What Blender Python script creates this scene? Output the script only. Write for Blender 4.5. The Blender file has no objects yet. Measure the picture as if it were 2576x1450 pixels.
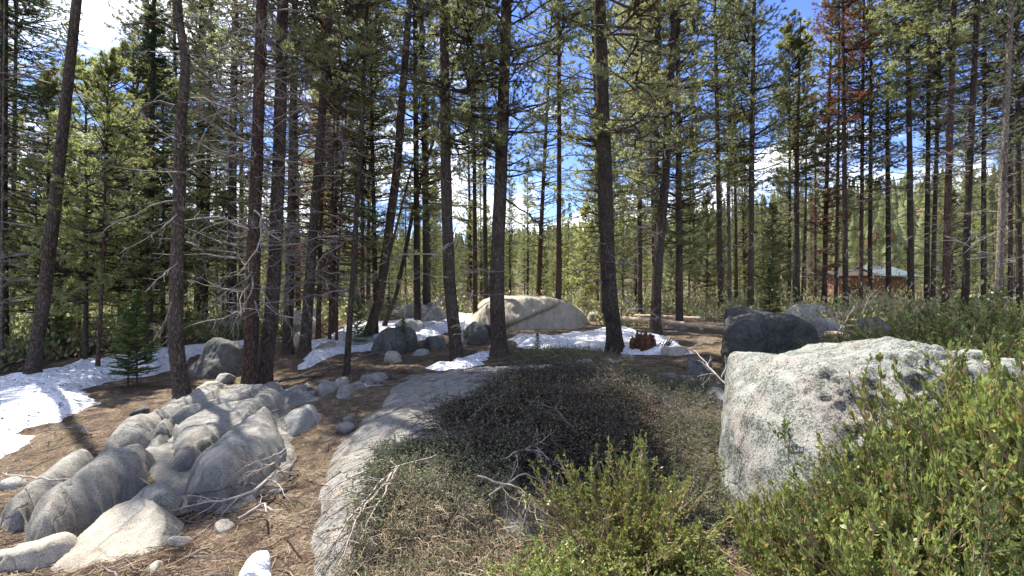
import bpy, bmesh, math, random
import numpy as np
from mathutils import Vector, Matrix, Euler

# ------------------------------------------------------------------ camera, sky, sun, exposure
SC = bpy.context.scene
COL = SC.collection
F = 1180.7          # focal length in units of a 2576 wide picture
EZ = 1.65           # eye height
cd = bpy.data.cameras.new("camera"); cam = bpy.data.objects.new("camera", cd); COL.objects.link(cam)
cam.location = (0, 0, EZ); cam.rotation_euler = (math.radians(90), 0, 0)
cd.lens = 16.5; cd.sensor_width = 36; cd.clip_start = 0.05; cd.clip_end = 3000
SC.camera = cam
SUN_AZ, SUN_EL = -42.0, 60.0
sa, se = math.radians(SUN_AZ), math.radians(SUN_EL)
sunvec = Vector((math.sin(sa)*math.cos(se), math.cos(sa)*math.cos(se), math.sin(se)))
ld = bpy.data.lights.new("sun", 'SUN'); ld.energy = 5.0; ld.angle = math.radians(0.53); ld.color = (1.0, 0.955, 0.88)
sun = bpy.data.objects.new("sun", ld); COL.objects.link(sun)
sun.rotation_euler = sunvec.to_track_quat('Z', 'Y').to_euler()
W = bpy.data.worlds.new("World"); SC.world = W; W.use_nodes = True
SC.view_settings.view_transform = 'Standard'; SC.view_settings.look = 'None'
SC.view_settings.exposure = 1.38; SC.view_settings.gamma = 1.0; SC.view_settings.use_curve_mapping = False
SC.render.engine = 'CYCLES'
SC.cycles.max_bounces = 6; SC.cycles.diffuse_bounces = 3; SC.cycles.glossy_bounces = 2
SC.cycles.transmission_bounces = 3; SC.cycles.transparent_max_bounces = 4

def world_nodes():
    nt = W.node_tree; nt.nodes.clear(); N = nt.nodes.new; L = nt.links.new
    out = N('ShaderNodeOutputWorld'); bg = N('ShaderNodeBackground'); bg.inputs['Strength'].default_value = 0.15
    sky = N('ShaderNodeTexSky'); sky.sky_type = 'NISHITA'; sky.sun_disc = False
    sky.sun_elevation = se; sky.sun_rotation = sa % (2*math.pi); sky.altitude = 2400; sky.air_density = 1.0
    sky.dust_density = 0.15; sky.ozone_density = 2.2
    tc = N('ShaderNodeTexCoord'); sep = N('ShaderNodeSeparateXYZ'); L(tc.outputs['Generated'], sep.inputs[0])
    zz = N('ShaderNodeMath'); zz.operation = 'ADD'; zz.inputs[1].default_value = 0.22; L(sep.outputs['Z'], zz.inputs[0])
    zc = N('ShaderNodeMath'); zc.operation = 'MAXIMUM'; zc.inputs[1].default_value = 0.08; L(zz.outputs[0], zc.inputs[0])
    dv = N('ShaderNodeVectorMath'); dv.operation = 'DIVIDE'; L(tc.outputs['Generated'], dv.inputs[0])
    cb = N('ShaderNodeCombineXYZ'); 
    for i in range(3): L(zc.outputs[0], cb.inputs[i])
    L(cb.outputs[0], dv.inputs[1])
    mp = N('ShaderNodeMapping'); mp.inputs['Location'].default_value = (3.1, 1.7, 0.0); mp.inputs['Scale'].default_value = (1.15, 0.85, 0.5)
    L(dv.outputs[0], mp.inputs['Vector'])
    n1 = N('ShaderNodeTexNoise'); n1.inputs['Scale'].default_value = 1.35; n1.inputs['Detail'].default_value = 9; n1.inputs['Roughness'].default_value = 0.58
    n1.inputs['Distortion'].default_value = 0.35
    L(mp.outputs[0], n1.inputs['Vector'])
    rp = N('ShaderNodeValToRGB'); rp.color_ramp.elements[0].position = 0.468; rp.color_ramp.elements[1].position = 0.575
    L(n1.outputs['Fac'], rp.inputs['Fac'])
    hs = N('ShaderNodeHueSaturation'); hs.inputs['Saturation'].default_value = 1.15; hs.inputs['Value'].default_value = 0.85; hs.inputs['Hue'].default_value = 0.517
    L(sky.outputs[0], hs.inputs['Color'])
    mx = N('ShaderNodeMixRGB'); mx.inputs['Color2'].default_value = (6.3, 6.6, 7.1, 1)
    L(rp.outputs[0], mx.inputs['Fac']); L(hs.outputs[0], mx.inputs['Color1'])
    L(mx.outputs[0], bg.inputs['Color']); L(bg.outputs[0], out.inputs['Surface'])
world_nodes()

# ------------------------------------------------------------------ small helpers
R = np.random.default_rng(7)
def rad(a): return math.radians(a)
def _h(ix, iy, iz, seed):
    n = (ix*374761393 + iy*668265263 + iz*2147483647 + seed*1274126177) & 0xffffffff
    n = ((n ^ (n >> 13)) * 1274126177) & 0xffffffff
    n = ((n ^ (n >> 16)) * 2246822519) & 0xffffffff
    return ((n ^ (n >> 15)) & 0xffff) / 32767.5 - 1.0
def vnoise(P, seed=0):
    P = np.asarray(P, dtype=np.float64); I = np.floor(P).astype(np.int64); f = P - I; f = f*f*f*(f*(f*6-15)+10)
    x, y, z = I[..., 0], I[..., 1], I[..., 2]; u, v, w = f[..., 0], f[..., 1], f[..., 2]
    def c(a, b, d): return _h(x+a, y+b, z+d, seed)
    x00 = c(0,0,0)*(1-u)+c(1,0,0)*u; x10 = c(0,1,0)*(1-u)+c(1,1,0)*u
    x01 = c(0,0,1)*(1-u)+c(1,0,1)*u; x11 = c(0,1,1)*(1-u)+c(1,1,1)*u
    return (x00*(1-v)+x10*v)*(1-w) + (x01*(1-v)+x11*v)*w
def fbm(P, octv=4, seed=0, gain=0.5, lac=2.03):
    s = 0; a = 1.0; P = np.asarray(P, dtype=np.float64)
    for i in range(octv):
        s = s + a*vnoise(P, seed+i*17); P = P*lac + 11.3; a *= gain
    return s
def xyn(x, y, k): return np.stack([np.asarray(x)*k, np.asarray(y)*k, np.zeros_like(np.asarray(x, dtype=float))], -1)

def mesh(name, V, faces, mats=(), smooth=False, midx=None):
    """faces: list of (n,3) / (n,4) index arrays"""
    me = bpy.data.meshes.new(name); V = np.ascontiguousarray(V, dtype=np.float32)
    fl = [np.asarray(f, dtype=np.int32) for f in faces if len(f)]
    tot = np.concatenate([np.full(len(f), f.shape[1], dtype=np.int32) for f in fl])
    idx = np.concatenate([f.ravel() for f in fl])
    me.vertices.add(len(V)); me.vertices.foreach_set('co', V.ravel())
    me.loops.add(len(idx)); me.loops.foreach_set('vertex_index', idx)
    me.polygons.add(len(tot)); st = np.concatenate([[0], np.cumsum(tot)[:-1]]).astype(np.int32)
    me.polygons.foreach_set('loop_start', st); me.polygons.foreach_set('loop_total', tot)
    if midx is not None: me.polygons.foreach_set('material_index', np.asarray(midx, dtype=np.int32))
    me.polygons.foreach_set('use_smooth', np.full(len(tot), smooth))
    for m in mats: me.materials.append(m)
    me.update(calc_edges=True)
    return me
def link(name, me, parent=None, loc=(0,0,0), rot=(0,0,0), scale=(1,1,1), label=None, cat=None, group=None, kind=None):
    o = bpy.data.objects.new(name, me); COL.objects.link(o)
    o.location = loc; o.rotation_euler = rot; o.scale = scale
    if parent is not None: o.parent = parent
    if label: o['label'] = label
    if cat: o['category'] = cat
    if group: o['group'] = group
    if kind: o['kind'] = kind
    return o
def thing(name, label, cat, loc=(0,0,0), rot=(0,0,0), scale=(1,1,1), group=None):
    return link(name, None, None, loc, rot, scale, label, cat, group)

def tubes(P, Rr, sides=4, cap=False):
    """P (n,k,3) polylines, Rr (n,k) radii -> verts, quads"""
    P = np.asarray(P, float); n, k, _ = P.shape
    T = np.empty_like(P); T[:, 1:-1] = P[:, 2:]-P[:, :-2]; T[:, 0] = P[:, 1]-P[:, 0]; T[:, -1] = P[:, -1]-P[:, -2]
    T /= np.linalg.norm(T, axis=-1, keepdims=True)+1e-9
    ref = np.where(np.abs(T[..., 2:3]) > 0.9, np.array([1., 0, 0]), np.array([0, 0, 1.]))
    ref = np.broadcast_to(ref[:, :1], P.shape)
    A = np.cross(T, ref); A /= np.linalg.norm(A, axis=-1, keepdims=True)+1e-9; B = np.cross(T, A)
    a = np.arange(sides)/sides*2*np.pi
    V = P[:, :, None] + Rr[:, :, None, None]*(A[:, :, None]*np.cos(a)[None, None, :, None] + B[:, :, None]*np.sin(a)[None, None, :, None])
    V = V.reshape(-1, 3)
    base = (np.arange(n)[:, None, None]*k + np.arange(k-1)[None, :, None])*sides
    j = np.arange(sides); jn = (j+1) % sides
    q = np.stack([base+j, base+jn, base+sides+jn, base+sides+j], -1).reshape(-1, 4)
    return V, q
class Acc:
    """collects pieces of several materials into one mesh"""
    def __init__(s): s.V=[]; s.Q=[]; s.T=[]; s.mq=[]; s.mt=[]; s.n=0
    def add(s, V, F_, m=0):
        F_ = np.asarray(F_)
        if len(F_) == 0: return
        if F_.shape[1] == 4: s.Q.append(F_+s.n); s.mq.append(np.full(len(F_), m))
        else: s.T.append(F_+s.n); s.mt.append(np.full(len(F_), m))
        s.V.append(V); s.n += len(V)
    def build(s, name, mats, smooth=False):
        fs = []; mi = []
        if s.Q: fs.append(np.concatenate(s.Q)); mi += s.mq
        if s.T: fs.append(np.concatenate(s.T)); mi += s.mt
        return mesh(name, np.concatenate(s.V), fs, mats, smooth, np.concatenate(mi))

# ------------------------------------------------------------------ materials
def new_mat(name):
    m = bpy.data.materials.new(name); m.use_nodes = True; nt = m.node_tree; nt.nodes.clear()
    return m, nt, nt.nodes.new, nt.links.new
def noise_node(N, L, vec, scale, detail=4, rough=0.55, dist=0.0):
    n = N('ShaderNodeTexNoise'); n.inputs['Scale'].default_value = scale; n.inputs['Detail'].default_value = detail
    n.inputs['Roughness'].default_value = rough; n.inputs['Distortion'].default_value = dist
    if vec is not None: L(vec, n.inputs['Vector'])
    return n.outputs['Fac']
def ramp(N, L, fac, stops):
    r = N('ShaderNodeValToRGB'); e = r.color_ramp.elements
    while len(e) < len(stops): e.new(0.5)
    for i, (p, c) in enumerate(stops): e[i].position = p; e[i].color = (c[0], c[1], c[2], 1) if not isinstance(c, (int, float)) else (c, c, c, 1)
    L(fac, r.inputs['Fac']); return r.outputs['Color']
def mix(N, L, fac, a, b, mode='MIX'):
    m = N('ShaderNodeMixRGB'); m.blend_type = mode
    for s, v in ((m.inputs['Fac'], fac), (m.inputs['Color1'], a), (m.inputs['Color2'], b)):
        if isinstance(v, (int, float)): s.default_value = v if s.name == 'Fac' else (v, v, v, 1)
        elif isinstance(v, tuple): s.default_value = (v[0], v[1], v[2], 1)
        else: L(v, s)
    return m.outputs[0]
def mapping(N, L, scale=(1,1,1), coord='Object'):
    tc = N('ShaderNodeTexCoord'); mp = N('ShaderNodeMapping'); mp.inputs['Scale'].default_value = scale
    L(tc.outputs[coord], mp.inputs['Vector']); return mp.outputs[0]
def finish(m, N, L, col, rough=0.9, bump=None, bstr=0.5, bdist=0.02, spec=0.25, translucent=0.0, tcol=None):
    b = N('ShaderNodeBsdfPrincipled'); out = N('ShaderNodeOutputMaterial')
    if isinstance(col, tuple): b.inputs['Base Color'].default_value = (*col, 1)
    else: L(col, b.inputs['Base Color'])
    b.inputs['Roughness'].default_value = rough; b.inputs['Specular IOR Level'].default_value = spec
    if bump is not None:
        bp = N('ShaderNodeBump'); bp.inputs['Strength'].default_value = bstr; bp.inputs['Distance'].default_value = bdist
        L(bump, bp.inputs['Height']); L(bp.outputs[0], b.inputs['Normal'])
    sh = b.outputs[0]
    if translucent:
        t = N('ShaderNodeBsdfTranslucent')
        if tcol is not None and not isinstance(tcol, tuple): L(tcol, t.inputs['Color'])
        elif tcol: t.inputs['Color'].default_value = (*tcol, 1)
        else:
            L(col, t.inputs['Color']) if not isinstance(col, tuple) else None
        ms = N('ShaderNodeMixShader'); ms.inputs[0].default_value = translucent
        L(b.outputs[0], ms.inputs[1]); L(t.outputs[0], ms.inputs[2]); sh = ms.outputs[0]
    L(sh, out.inputs['Surface']); return m

def mat_foliage(name, dark, light, transl=0.4, rough=0.5, odd=(0.20, 0.10, 0.04), oddf=0.06):
    m, nt, N, L = new_mat(name)
    v = mapping(N, L); f = noise_node(N, L, v, 1.3, 3)
    ge = N('ShaderNodeNewGeometry'); isl = ge.outputs['Random Per Island']
    oi = N('ShaderNodeObjectInfo')
    c = ramp(N, L, f, [(0.3, dark), (0.7, light)])
    c = mix(N, L, 0.55, c, ramp(N, L, isl, [(0.1, dark), (0.9, light)]))
    c = mix(N, L, ramp(N, L, isl, [(oddf*0.9, 0.85), (oddf, 0.0)]), c, odd)
    hs = N('ShaderNodeHueSaturation'); mr = N('ShaderNodeMapRange'); mr.inputs['To Min'].default_value = 0.75; mr.inputs['To Max'].default_value = 1.28
    L(oi.outputs['Random'], mr.inputs['Value']); L(mr.outputs[0], hs.inputs['Value']); L(c, hs.inputs['Color'])
    mh = N('ShaderNodeMapRange'); mh.inputs['To Min'].default_value = 0.485; mh.inputs['To Max'].default_value = 0.512
    ml = N('ShaderNodeMath'); ml.operation = 'MULTIPLY'; ml.inputs[1].default_value = 7.31; fr = N('ShaderNodeMath'); fr.operation = 'FRACT'
    L(oi.outputs['Random'], ml.inputs[0]); L(ml.outputs[0], fr.inputs[0]); L(fr.outputs[0], mh.inputs['Value']); L(mh.outputs[0], hs.inputs['Hue'])
    return finish(m, N, L, hs.outputs[0], rough, spec=0.35, translucent=transl)
def mat_bark(name, dark, mid, light, lich=0.0):
    m, nt, N, L = new_mat(name)
    v = mapping(N, L, (1, 1, 0.22)); v2 = mapping(N, L, (1, 1, 0.45)); v3 = mapping(N, L)
    a = noise_node(N, L, v, 34, 6, 0.7, 0.6)
    vo = N('ShaderNodeTexVoronoi'); vo.feature = 'DISTANCE_TO_EDGE'; vo.inputs['Scale'].default_value = 21
    dn = N('ShaderNodeTexNoise'); dn.inputs['Scale'].default_value = 14; dn.inputs['Detail'].default_value = 4; L(v2, dn.inputs['Vector'])
    ds = N('ShaderNodeVectorMath'); ds.operation = 'SCALE'; ds.inputs['Scale'].default_value = 0.12; L(dn.outputs['Color'], ds.inputs[0])
    da = N('ShaderNodeVectorMath'); L(v2, da.inputs[0]); L(ds.outputs[0], da.inputs[1]); L(da.outputs[0], vo.inputs['Vector'])
    pl = ramp(N, L, vo.outputs['Distance'], [(0.0, 0.0), (0.16, 1.0)])
    big = noise_node(N, L, v3, 1.7, 3)
    c = ramp(N, L, a, [(0.3, dark), (0.52, mid), (0.75, light)])
    c = mix(N, L, 1.0, c, mix(N, L, 0.5, 1.0, pl), 'MULTIPLY')
    c = mix(N, L, ramp(N, L, big, [(0.4, 0.0), (0.75, 0.75)]), c, mix(N, L, 0.6, c, light))
    oi = N('ShaderNodeObjectInfo'); hs = N('ShaderNodeHueSaturation'); mr = N('ShaderNodeMapRange'); mr.inputs['To Min'].default_value = 0.75; mr.inputs['To Max'].default_value = 1.25
    L(oi.outputs['Random'], mr.inputs['Value']); L(mr.outputs[0], hs.inputs['Value']); L(c, hs.inputs['Color']); c = hs.outputs[0]
    if lich: c = mix(N, L, ramp(N, L, noise_node(N, L, v3, 5, 5, 0.7), [(0.58, 0.0), (0.66, lich)]), c, (0.36, 0.36, 0.08))
    h = mix(N, L, 0.5, a, pl)
    return finish(m, N, L, c, 0.92, h, 1.0, 0.035, 0.15)
def mat_rock(name, base, dark, tan, lichen=0.35, dk=0.4, speck=1.0, bstr=0.55, warm=0.35, gold=0.0, facet=None):
    m, nt, N, L = new_mat(name)
    v = mapping(N, L, coord='Object')
    big = noise_node(N, L, v, 1.6, 5, 0.6, 0.4); med = noise_node(N, L, v, 7, 6, 0.7, 0.5)
    fine = noise_node(N, L, v, 70, 4, 0.75); sp = noise_node(N, L, v, 150, 2, 0.7)
    c = mix(N, L, ramp(N, L, big, [(0.42, 0.0), (0.66, warm)]), base, tan)
    c = mix(N, L, ramp(N, L, med, [(0.5, 0.0), (0.62, lichen)]), c, (0.33, 0.37, 0.28))
    dm = ramp(N, L, mix(N, L, 0.6, med, fine), [(0.485, 0.0), (0.55, dk)])
    c = mix(N, L, dm, c, dark)
    c = mix(N, L, 1.0, c, ramp(N, L, sp, [(0.36, 1-0.55*speck), (0.5, 1.0), (0.66, 1+0.35*speck)]), 'MULTIPLY')
    c = mix(N, L, 1.0, c, ramp(N, L, fine, [(0.32, 1-0.4*speck), (0.55, 1.08)]), 'MULTIPLY')
    if gold:
        g = noise_node(N, L, v, 5.2, 5, 0.75, 1.0)
        c = mix(N, L, ramp(N, L, g, [(0.66, 0.0), (0.70, gold)]), c, (0.42, 0.36, 0.04))
    stn = noise_node(N, L, mapping(N, L, (2.2, 2.2, 0.5)), 2.2, 6, 0.75, 0.8)
    c = mix(N, L, 1.0, c, ramp(N, L, stn, [(0.36, 0.72), (0.52, 1.0), (0.7, 1.15)]), 'MULTIPLY')
    # thin cracks
    vo = N('ShaderNodeTexVoronoi'); vo.feature = 'DISTANCE_TO_EDGE'; vo.inputs['Scale'].default_value = 0.8
    wv = N('ShaderNodeVectorMath'); wv.operation = 'ADD'; nz = N('ShaderNodeTexNoise'); nz.inputs['Scale'].default_value = 2.5; nz.inputs['Detail'].default_value = 5
    L(v, nz.inputs['Vector']); sc_ = N('ShaderNodeVectorMath'); sc_.operation = 'SCALE'; sc_.inputs['Scale'].default_value = 0.6
    L(nz.outputs['Color'], sc_.inputs[0]); L(v, wv.inputs[0]); L(sc_.outputs[0], wv.inputs[1]); L(wv.outputs[0], vo.inputs['Vector'])
    cr = ramp(N, L, vo.outputs['Distance'], [(0.0, 0.0), (0.012, 1.0)])
    c = mix(N, L, 0.35, c, mix(N, L, 1.0, c, cr, 'MULTIPLY'))
    h = mix(N, L, 0.5, med, fine); h = mix(N, L, 0.25, h, cr)
    return finish(m, N, L, c, 0.88, h, bstr, 0.03, 0.25)
def mat_simple(name, a, b, scale=8, rough=0.8, bstr=0.2, spec=0.3, stretch=(1,1,1), tr=0.0):
    m, nt, N, L = new_mat(name); v = mapping(N, L, stretch); f = noise_node(N, L, v, scale, 5, 0.65)
    return finish(m, N, L, ramp(N, L, f, [(0.35, a), (0.65, b)]), rough, f, bstr, 0.01, spec, tr)

M = {}
M['pine'] = mat_foliage('pine_needles', (0.17, 0.19, 0.08), (0.38, 0.40, 0.18), 0.64)
M['pine_dark'] = mat_foliage('dark_pine_needles', (0.09, 0.125, 0.065), (0.22, 0.26, 0.13), 0.55)
M['pine_light'] = mat_foliage('light_pine_needles', (0.26, 0.29, 0.10), (0.50, 0.54, 0.22), 0.64)
M['fir'] = mat_foliage('fir_needles', (0.045, 0.085, 0.055), (0.11, 0.165, 0.09), 0.4)
M['fir_light'] = mat_foliage('young_fir_needles', (0.15, 0.22, 0.07), (0.32, 0.42, 0.15), 0.5)
M['rust'] = mat_foliage('dead_red_needles', (0.15, 0.055, 0.028), (0.38, 0.16, 0.07), 0.4)
M['leaf'] = mat_foliage('manzanita_leaves', (0.11, 0.15, 0.035), (0.40, 0.44, 0.13), 0.45, 0.36, (0.34, 0.20, 0.07), 0.09)
M['leaf_dark'] = mat_foliage('dark_shrub_leaves', (0.06, 0.095, 0.028), (0.23, 0.275, 0.085), 0.38, 0.34, (0.34, 0.22, 0.08), 0.07)
M['matleaf'] = mat_foliage('mat_shrub_leaves', (0.08, 0.10, 0.05), (0.25, 0.28, 0.15), 0.3, 0.5, (0.3, 0.2, 0.1), 0.2)
M['straw'] = mat_simple('dry_straw', (0.22, 0.16, 0.09), (0.45, 0.36, 0.22), 9, 0.8)
M['bark'] = mat_bark('grey_brown_bark', (0.028, 0.021, 0.017), (0.085, 0.064, 0.05), (0.17, 0.135, 0.11))
M['bark_red'] = mat_bark('red_brown_bark', (0.035, 0.021, 0.016), (0.11, 0.07, 0.052), (0.21, 0.145, 0.11))
M['bark_pale'] = mat_bark('pale_bark', (0.07, 0.055, 0.045), (0.22, 0.18, 0.14), (0.38, 0.32, 0.26))
M['bark_lichen'] = mat_bark('lichen_bark', (0.028, 0.021, 0.017), (0.085, 0.064, 0.05), (0.17, 0.135, 0.11), 0.9)
M['deadwood'] = mat_simple('bleached_wood', (0.20, 0.16, 0.13), (0.46, 0.40, 0.34), 12, 0.85, 0.3, stretch=(1,1,1))
M['twig_mid'] = mat_simple('dead_bough_wood', (0.11, 0.09, 0.078), (0.29, 0.255, 0.225), 6, 0.9)
M['twig'] = mat_simple('grey_twigs', (0.045, 0.037, 0.031), (0.15, 0.13, 0.115), 6, 0.9)
M['twig_pale'] = mat_simple('pale_twigs', (0.20, 0.14, 0.085), (0.44, 0.34, 0.23), 7, 0.9)
M['twig_red'] = mat_simple('manzanita_stems', (0.13, 0.07, 0.04), (0.36, 0.26, 0.17), 9, 0.7)
M['logwood'] = mat_simple('fallen_log_wood', (0.26, 0.18, 0.11), (0.60, 0.47, 0.33), 6, 0.85, 0.4, stretch=(0.4, 2, 2))
M['rotwood'] = mat_simple('rotten_red_wood', (0.035, 0.02, 0.013), (0.17, 0.085, 0.045), 14, 0.95, 1.0)
M['granite'] = mat_rock('grey_granite', (0.34, 0.335, 0.31), (0.06, 0.06, 0.058), (0.40, 0.33, 0.25))
M['granite_smooth'] = mat_rock('smooth_slab_granite', (0.285, 0.275, 0.25), (0.08, 0.078, 0.072), (0.37, 0.30, 0.215), 0.4, 0.6, 0.9, 0.9, 0.45)
M['granite_tan'] = mat_rock('tan_granite', (0.40, 0.36, 0.29), (0.10, 0.09, 0.075), (0.46, 0.36, 0.25), 0.2, 0.3, 0.7, 0.5, 0.6)
M['granite_dark'] = mat_rock('dark_lichen_granite', (0.075, 0.075, 0.07), (0.018, 0.018, 0.017), (0.13, 0.11, 0.085), 0.3, 0.8, 0.9, 1.0)
M['granite_mid'] = mat_rock('shaggy_grey_granite', (0.15, 0.148, 0.135), (0.03, 0.03, 0.028), (0.19, 0.15, 0.11), 0.35, 0.85, 1.0, 1.0)
M['granite_lichen'] = mat_rock('lichen_granite', (0.30, 0.31, 0.27), (0.045, 0.047, 0.042), (0.37, 0.285, 0.235), 0.65, 0.9, 0.85, 1.0, 0.55, 0.85)
M['wood_brown'] = mat_simple('cabin_boards', (0.14, 0.065, 0.033), (0.27, 0.13, 0.065), 3, 0.75, 0.3, stretch=(6, 1, 1))
M['roof_green'] = mat_simple('green_metal_roof', (0.07, 0.095, 0.09), (0.11, 0.14, 0.13), 2, 0.65, 0.05)
M['white'] = mat_simple('white_paint', (0.72, 0.72, 0.71), (0.82, 0.82, 0.80), 2, 0.45, 0.05)
M['greyblue'] = mat_simple('blue_grey_paint', (0.30, 0.36, 0.42), (0.36, 0.42, 0.48), 2, 0.5, 0.05)
M['dkglass'] = mat_simple('dark_window_glass', (0.02, 0.025, 0.03), (0.03, 0.035, 0.04), 2, 0.08, 0.0, 0.6)
M['rubber'] = mat_simple('tyre_rubber', (0.02, 0.02, 0.02), (0.035, 0.035, 0.035), 20, 0.85)

def mat_ground():
    m, nt, N, L = new_mat('needle_litter_ground'); v = mapping(N, L)
    big = noise_node(N, L, v, 0.55, 5, 0.6, 0.5); med = noise_node(N, L, v, 4.5, 6, 0.7, 0.3); fine = noise_node(N, L, v, 45, 5, 0.8)
    v2 = mapping(N, L, (1.0, 0.3, 1)); st = noise_node(N, L, v2, 60, 4, 0.75, 1.5)
    c = ramp(N, L, med, [(0.33, (0.035, 0.023, 0.016)), (0.5, (0.095, 0.066, 0.045)), (0.68, (0.19, 0.145, 0.10))])
    c = mix(N, L, ramp(N, L, big, [(0.42, 0.0), (0.62, 0.6)]), c, (0.155, 0.12, 0.078))
    c = mix(N, L, ramp(N, L, noise_node(N, L, v, 1.9, 4, 0.7, 1.0), [(0.57, 0.0), (0.68, 0.5)]), c, (0.10, 0.11, 0.035))
    c = mix(N, L, 1.0, c, ramp(N, L, fine, [(0.3, 0.35), (0.5, 1.0), (0.68, 1.9)]), 'MULTIPLY')
    c = mix(N, L, 1.0, c, ramp(N, L, st, [(0.34, 0.5), (0.5, 1.0), (0.66, 1.6)]), 'MULTIPLY')
    return finish(m, N, L, c, 0.95, mix(N, L, 0.5, fine, med), 0.9, 0.035, 0.1)
def mat_snow():
    m, nt, N, L = new_mat('old_snow'); v = mapping(N, L)
    v2 = mapping(N, L, (1.0, 1.6, 1))
    sp = noise_node(N, L, v2, 26, 5, 0.8, 0.8); big = noise_node(N, L, v, 1.3, 4, 0.6)
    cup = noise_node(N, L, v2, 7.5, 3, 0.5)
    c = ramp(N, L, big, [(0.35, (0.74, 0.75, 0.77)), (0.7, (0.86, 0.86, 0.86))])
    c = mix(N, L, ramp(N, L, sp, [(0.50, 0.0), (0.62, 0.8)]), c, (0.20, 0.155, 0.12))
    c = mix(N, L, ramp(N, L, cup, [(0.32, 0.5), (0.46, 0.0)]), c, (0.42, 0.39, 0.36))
    return finish(m, N, L, c, 0.55, cup, 0.8, 0.14, 0.3)
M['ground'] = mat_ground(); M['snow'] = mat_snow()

# ------------------------------------------------------------------ terrain
def PX(px, py, Y): return ((px-1288)/F*Y, Y, EZ-(py-725)/F*Y)
CTL = [PX(*t) for t in [
 (-600,1450,2.8),(0,1450,2.6),(400,1450,2.5),(700,1450,2.5),(1000,1450,2.5),(1500,1450,2.5),(2000,1450,2.4),(2576,1450,2.4),(3200,1450,2.6),
 (0,1150,5.0),(0,1300,3.4),(300,1050,6.3),(0,1000,8.0),(0,920,11),(250,945,9.5),(455,1000,7.6),(640,985,8.3),(680,978,8.6),(75,975,9),
 (600,850,15),(400,862,13.6),(200,890,12.3),(850,948,8.8),(767,905,11),(900,803,19),(1100,792,20),(1152,912,10),(1256,900,10.5),
 (1380,842,14.5),(1549,890,10.5),(1650,842,13.5),(1800,888,10),(1700,812,18),(1900,792,20),(2000,780,22),(2150,785,24),(2400,800,20),
 (2300,900,8),(2576,860,10),(3200,860,10),(-600,950,9),(-900,850,18),(0,832,18),(500,806,20),(1288,795,22),
 (800,1180,4.3),(820,1050,6.0),(500,1250,3.9),(200,1250,3.8),(400,1120,5.2),(1000,1000,6.6),(1300,1000,6.4),(1300,1150,4.6),(1650,1000,6.0),(1750,1150,4.2),(2100,1050,5.5)]]
CTL += [(-1.5,0.3,0.02),(1.5,0.3,0.05),(0,-2,0.05),(-4,-2,0.0),(4,-2,0.05),(0,1.2,0.03),(-14,0,-0.2),(14,0,0.4),(0,-15,0.1)]
for a in range(-75, 76, 15):
    for Rr_, dz in ((40, -0.35), (70, -0.3), (130, 0.5)):
        CTL.append((Rr_*math.sin(rad(a)), Rr_*math.cos(rad(a)), dz))
CTL = np.array(CTL)
def _ks(x, y):
    r = np.hypot(x, y); return np.stack([np.arctan2(x, y+0.0)*1.3*np.minimum(1, r/2), np.log(r+1.0)*1.7], -1)
_KC = _ks(CTL[:, 0], CTL[:, 1])
def _phi(a, b): return np.sqrt(((a[:, None]-b[None])**2).sum(-1)+0.02)
_A = _phi(_KC, _KC) ; _A[np.arange(len(CTL)), np.arange(len(CTL))] += -0.0
_A2 = np.block([[_A - 0.02*np.eye(len(CTL)), np.ones((len(CTL), 1))], [np.ones((1, len(CTL))), np.zeros((1, 1))]])
_w = np.linalg.solve(_A2, np.append(CTL[:, 2], 0))
def gz(x, y, detail=True):
    x = np.atleast_1d(np.asarray(x, float)); y = np.atleast_1d(np.asarray(y, float)); sh = x.shape
    xf, yf = x.ravel(), y.ravel(); z = np.empty(len(xf))
    for i in range(0, len(xf), 20000):
        z[i:i+20000] = _phi(_ks(xf[i:i+20000], yf[i:i+20000]), _KC) @ _w[:-1] + _w[-1]
    r = np.hypot(xf, yf)
    th = np.degrees(np.arctan2(xf, yf))
    hill = 34*(1/(1+np.exp(-(r-165)/26)))*(0.45+0.55/(1+np.exp(-(th-12)/8))) 
    z = z*np.clip(1-(r-130)/60, 0, 1) + hill*(yf > 0)
    if detail:
        z = z + 0.045*fbm(xyn(xf, yf, 0.9), 4, 3)*np.clip(r/3, 0.3, 1) + 0.012*fbm(xyn(xf, yf, 7), 3, 9)
    return z.reshape(sh)
def g1(x, y): return float(gz(x, y)[0])
_YS = np.exp(np.linspace(math.log(1.6), math.log(120), 900))
def og(px, py, up=0.0):
    """where the line of sight meets the ground: a quick way to read a plan position off the photograph"""
    X = (px-1288)/F*_YS; Z = EZ-(py-725)/F*_YS; G = gz(X, _YS, False)
    i = np.argmax(Z <= G+up); i = len(_YS)-1 if Z[i] > G[i]+up else i
    return (float(X[i]), float(_YS[i]))

def inside_dist(x, y, poly):
    """signed distance to a polygon, positive inside"""
    p = np.array(poly); q = np.roll(p, -1, 0); P = np.stack([x, y], -1); d = np.full(x.shape, 1e9); ins = np.zeros(x.shape, bool)
    for a, b in zip(p, q):
        e = b-a; w = P-a; t = np.clip((w@e)/(e@e+1e-12), 0, 1); d = np.minimum(d, np.linalg.norm(w-t[..., None]*e, axis=-1))
        c = ((a[1] > y) != (b[1] > y)) & (x < (b[0]-a[0])*(y-a[1])/(b[1]-a[1]+1e-12)+a[0]); ins ^= c
    return np.where(ins, d, -d)

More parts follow.
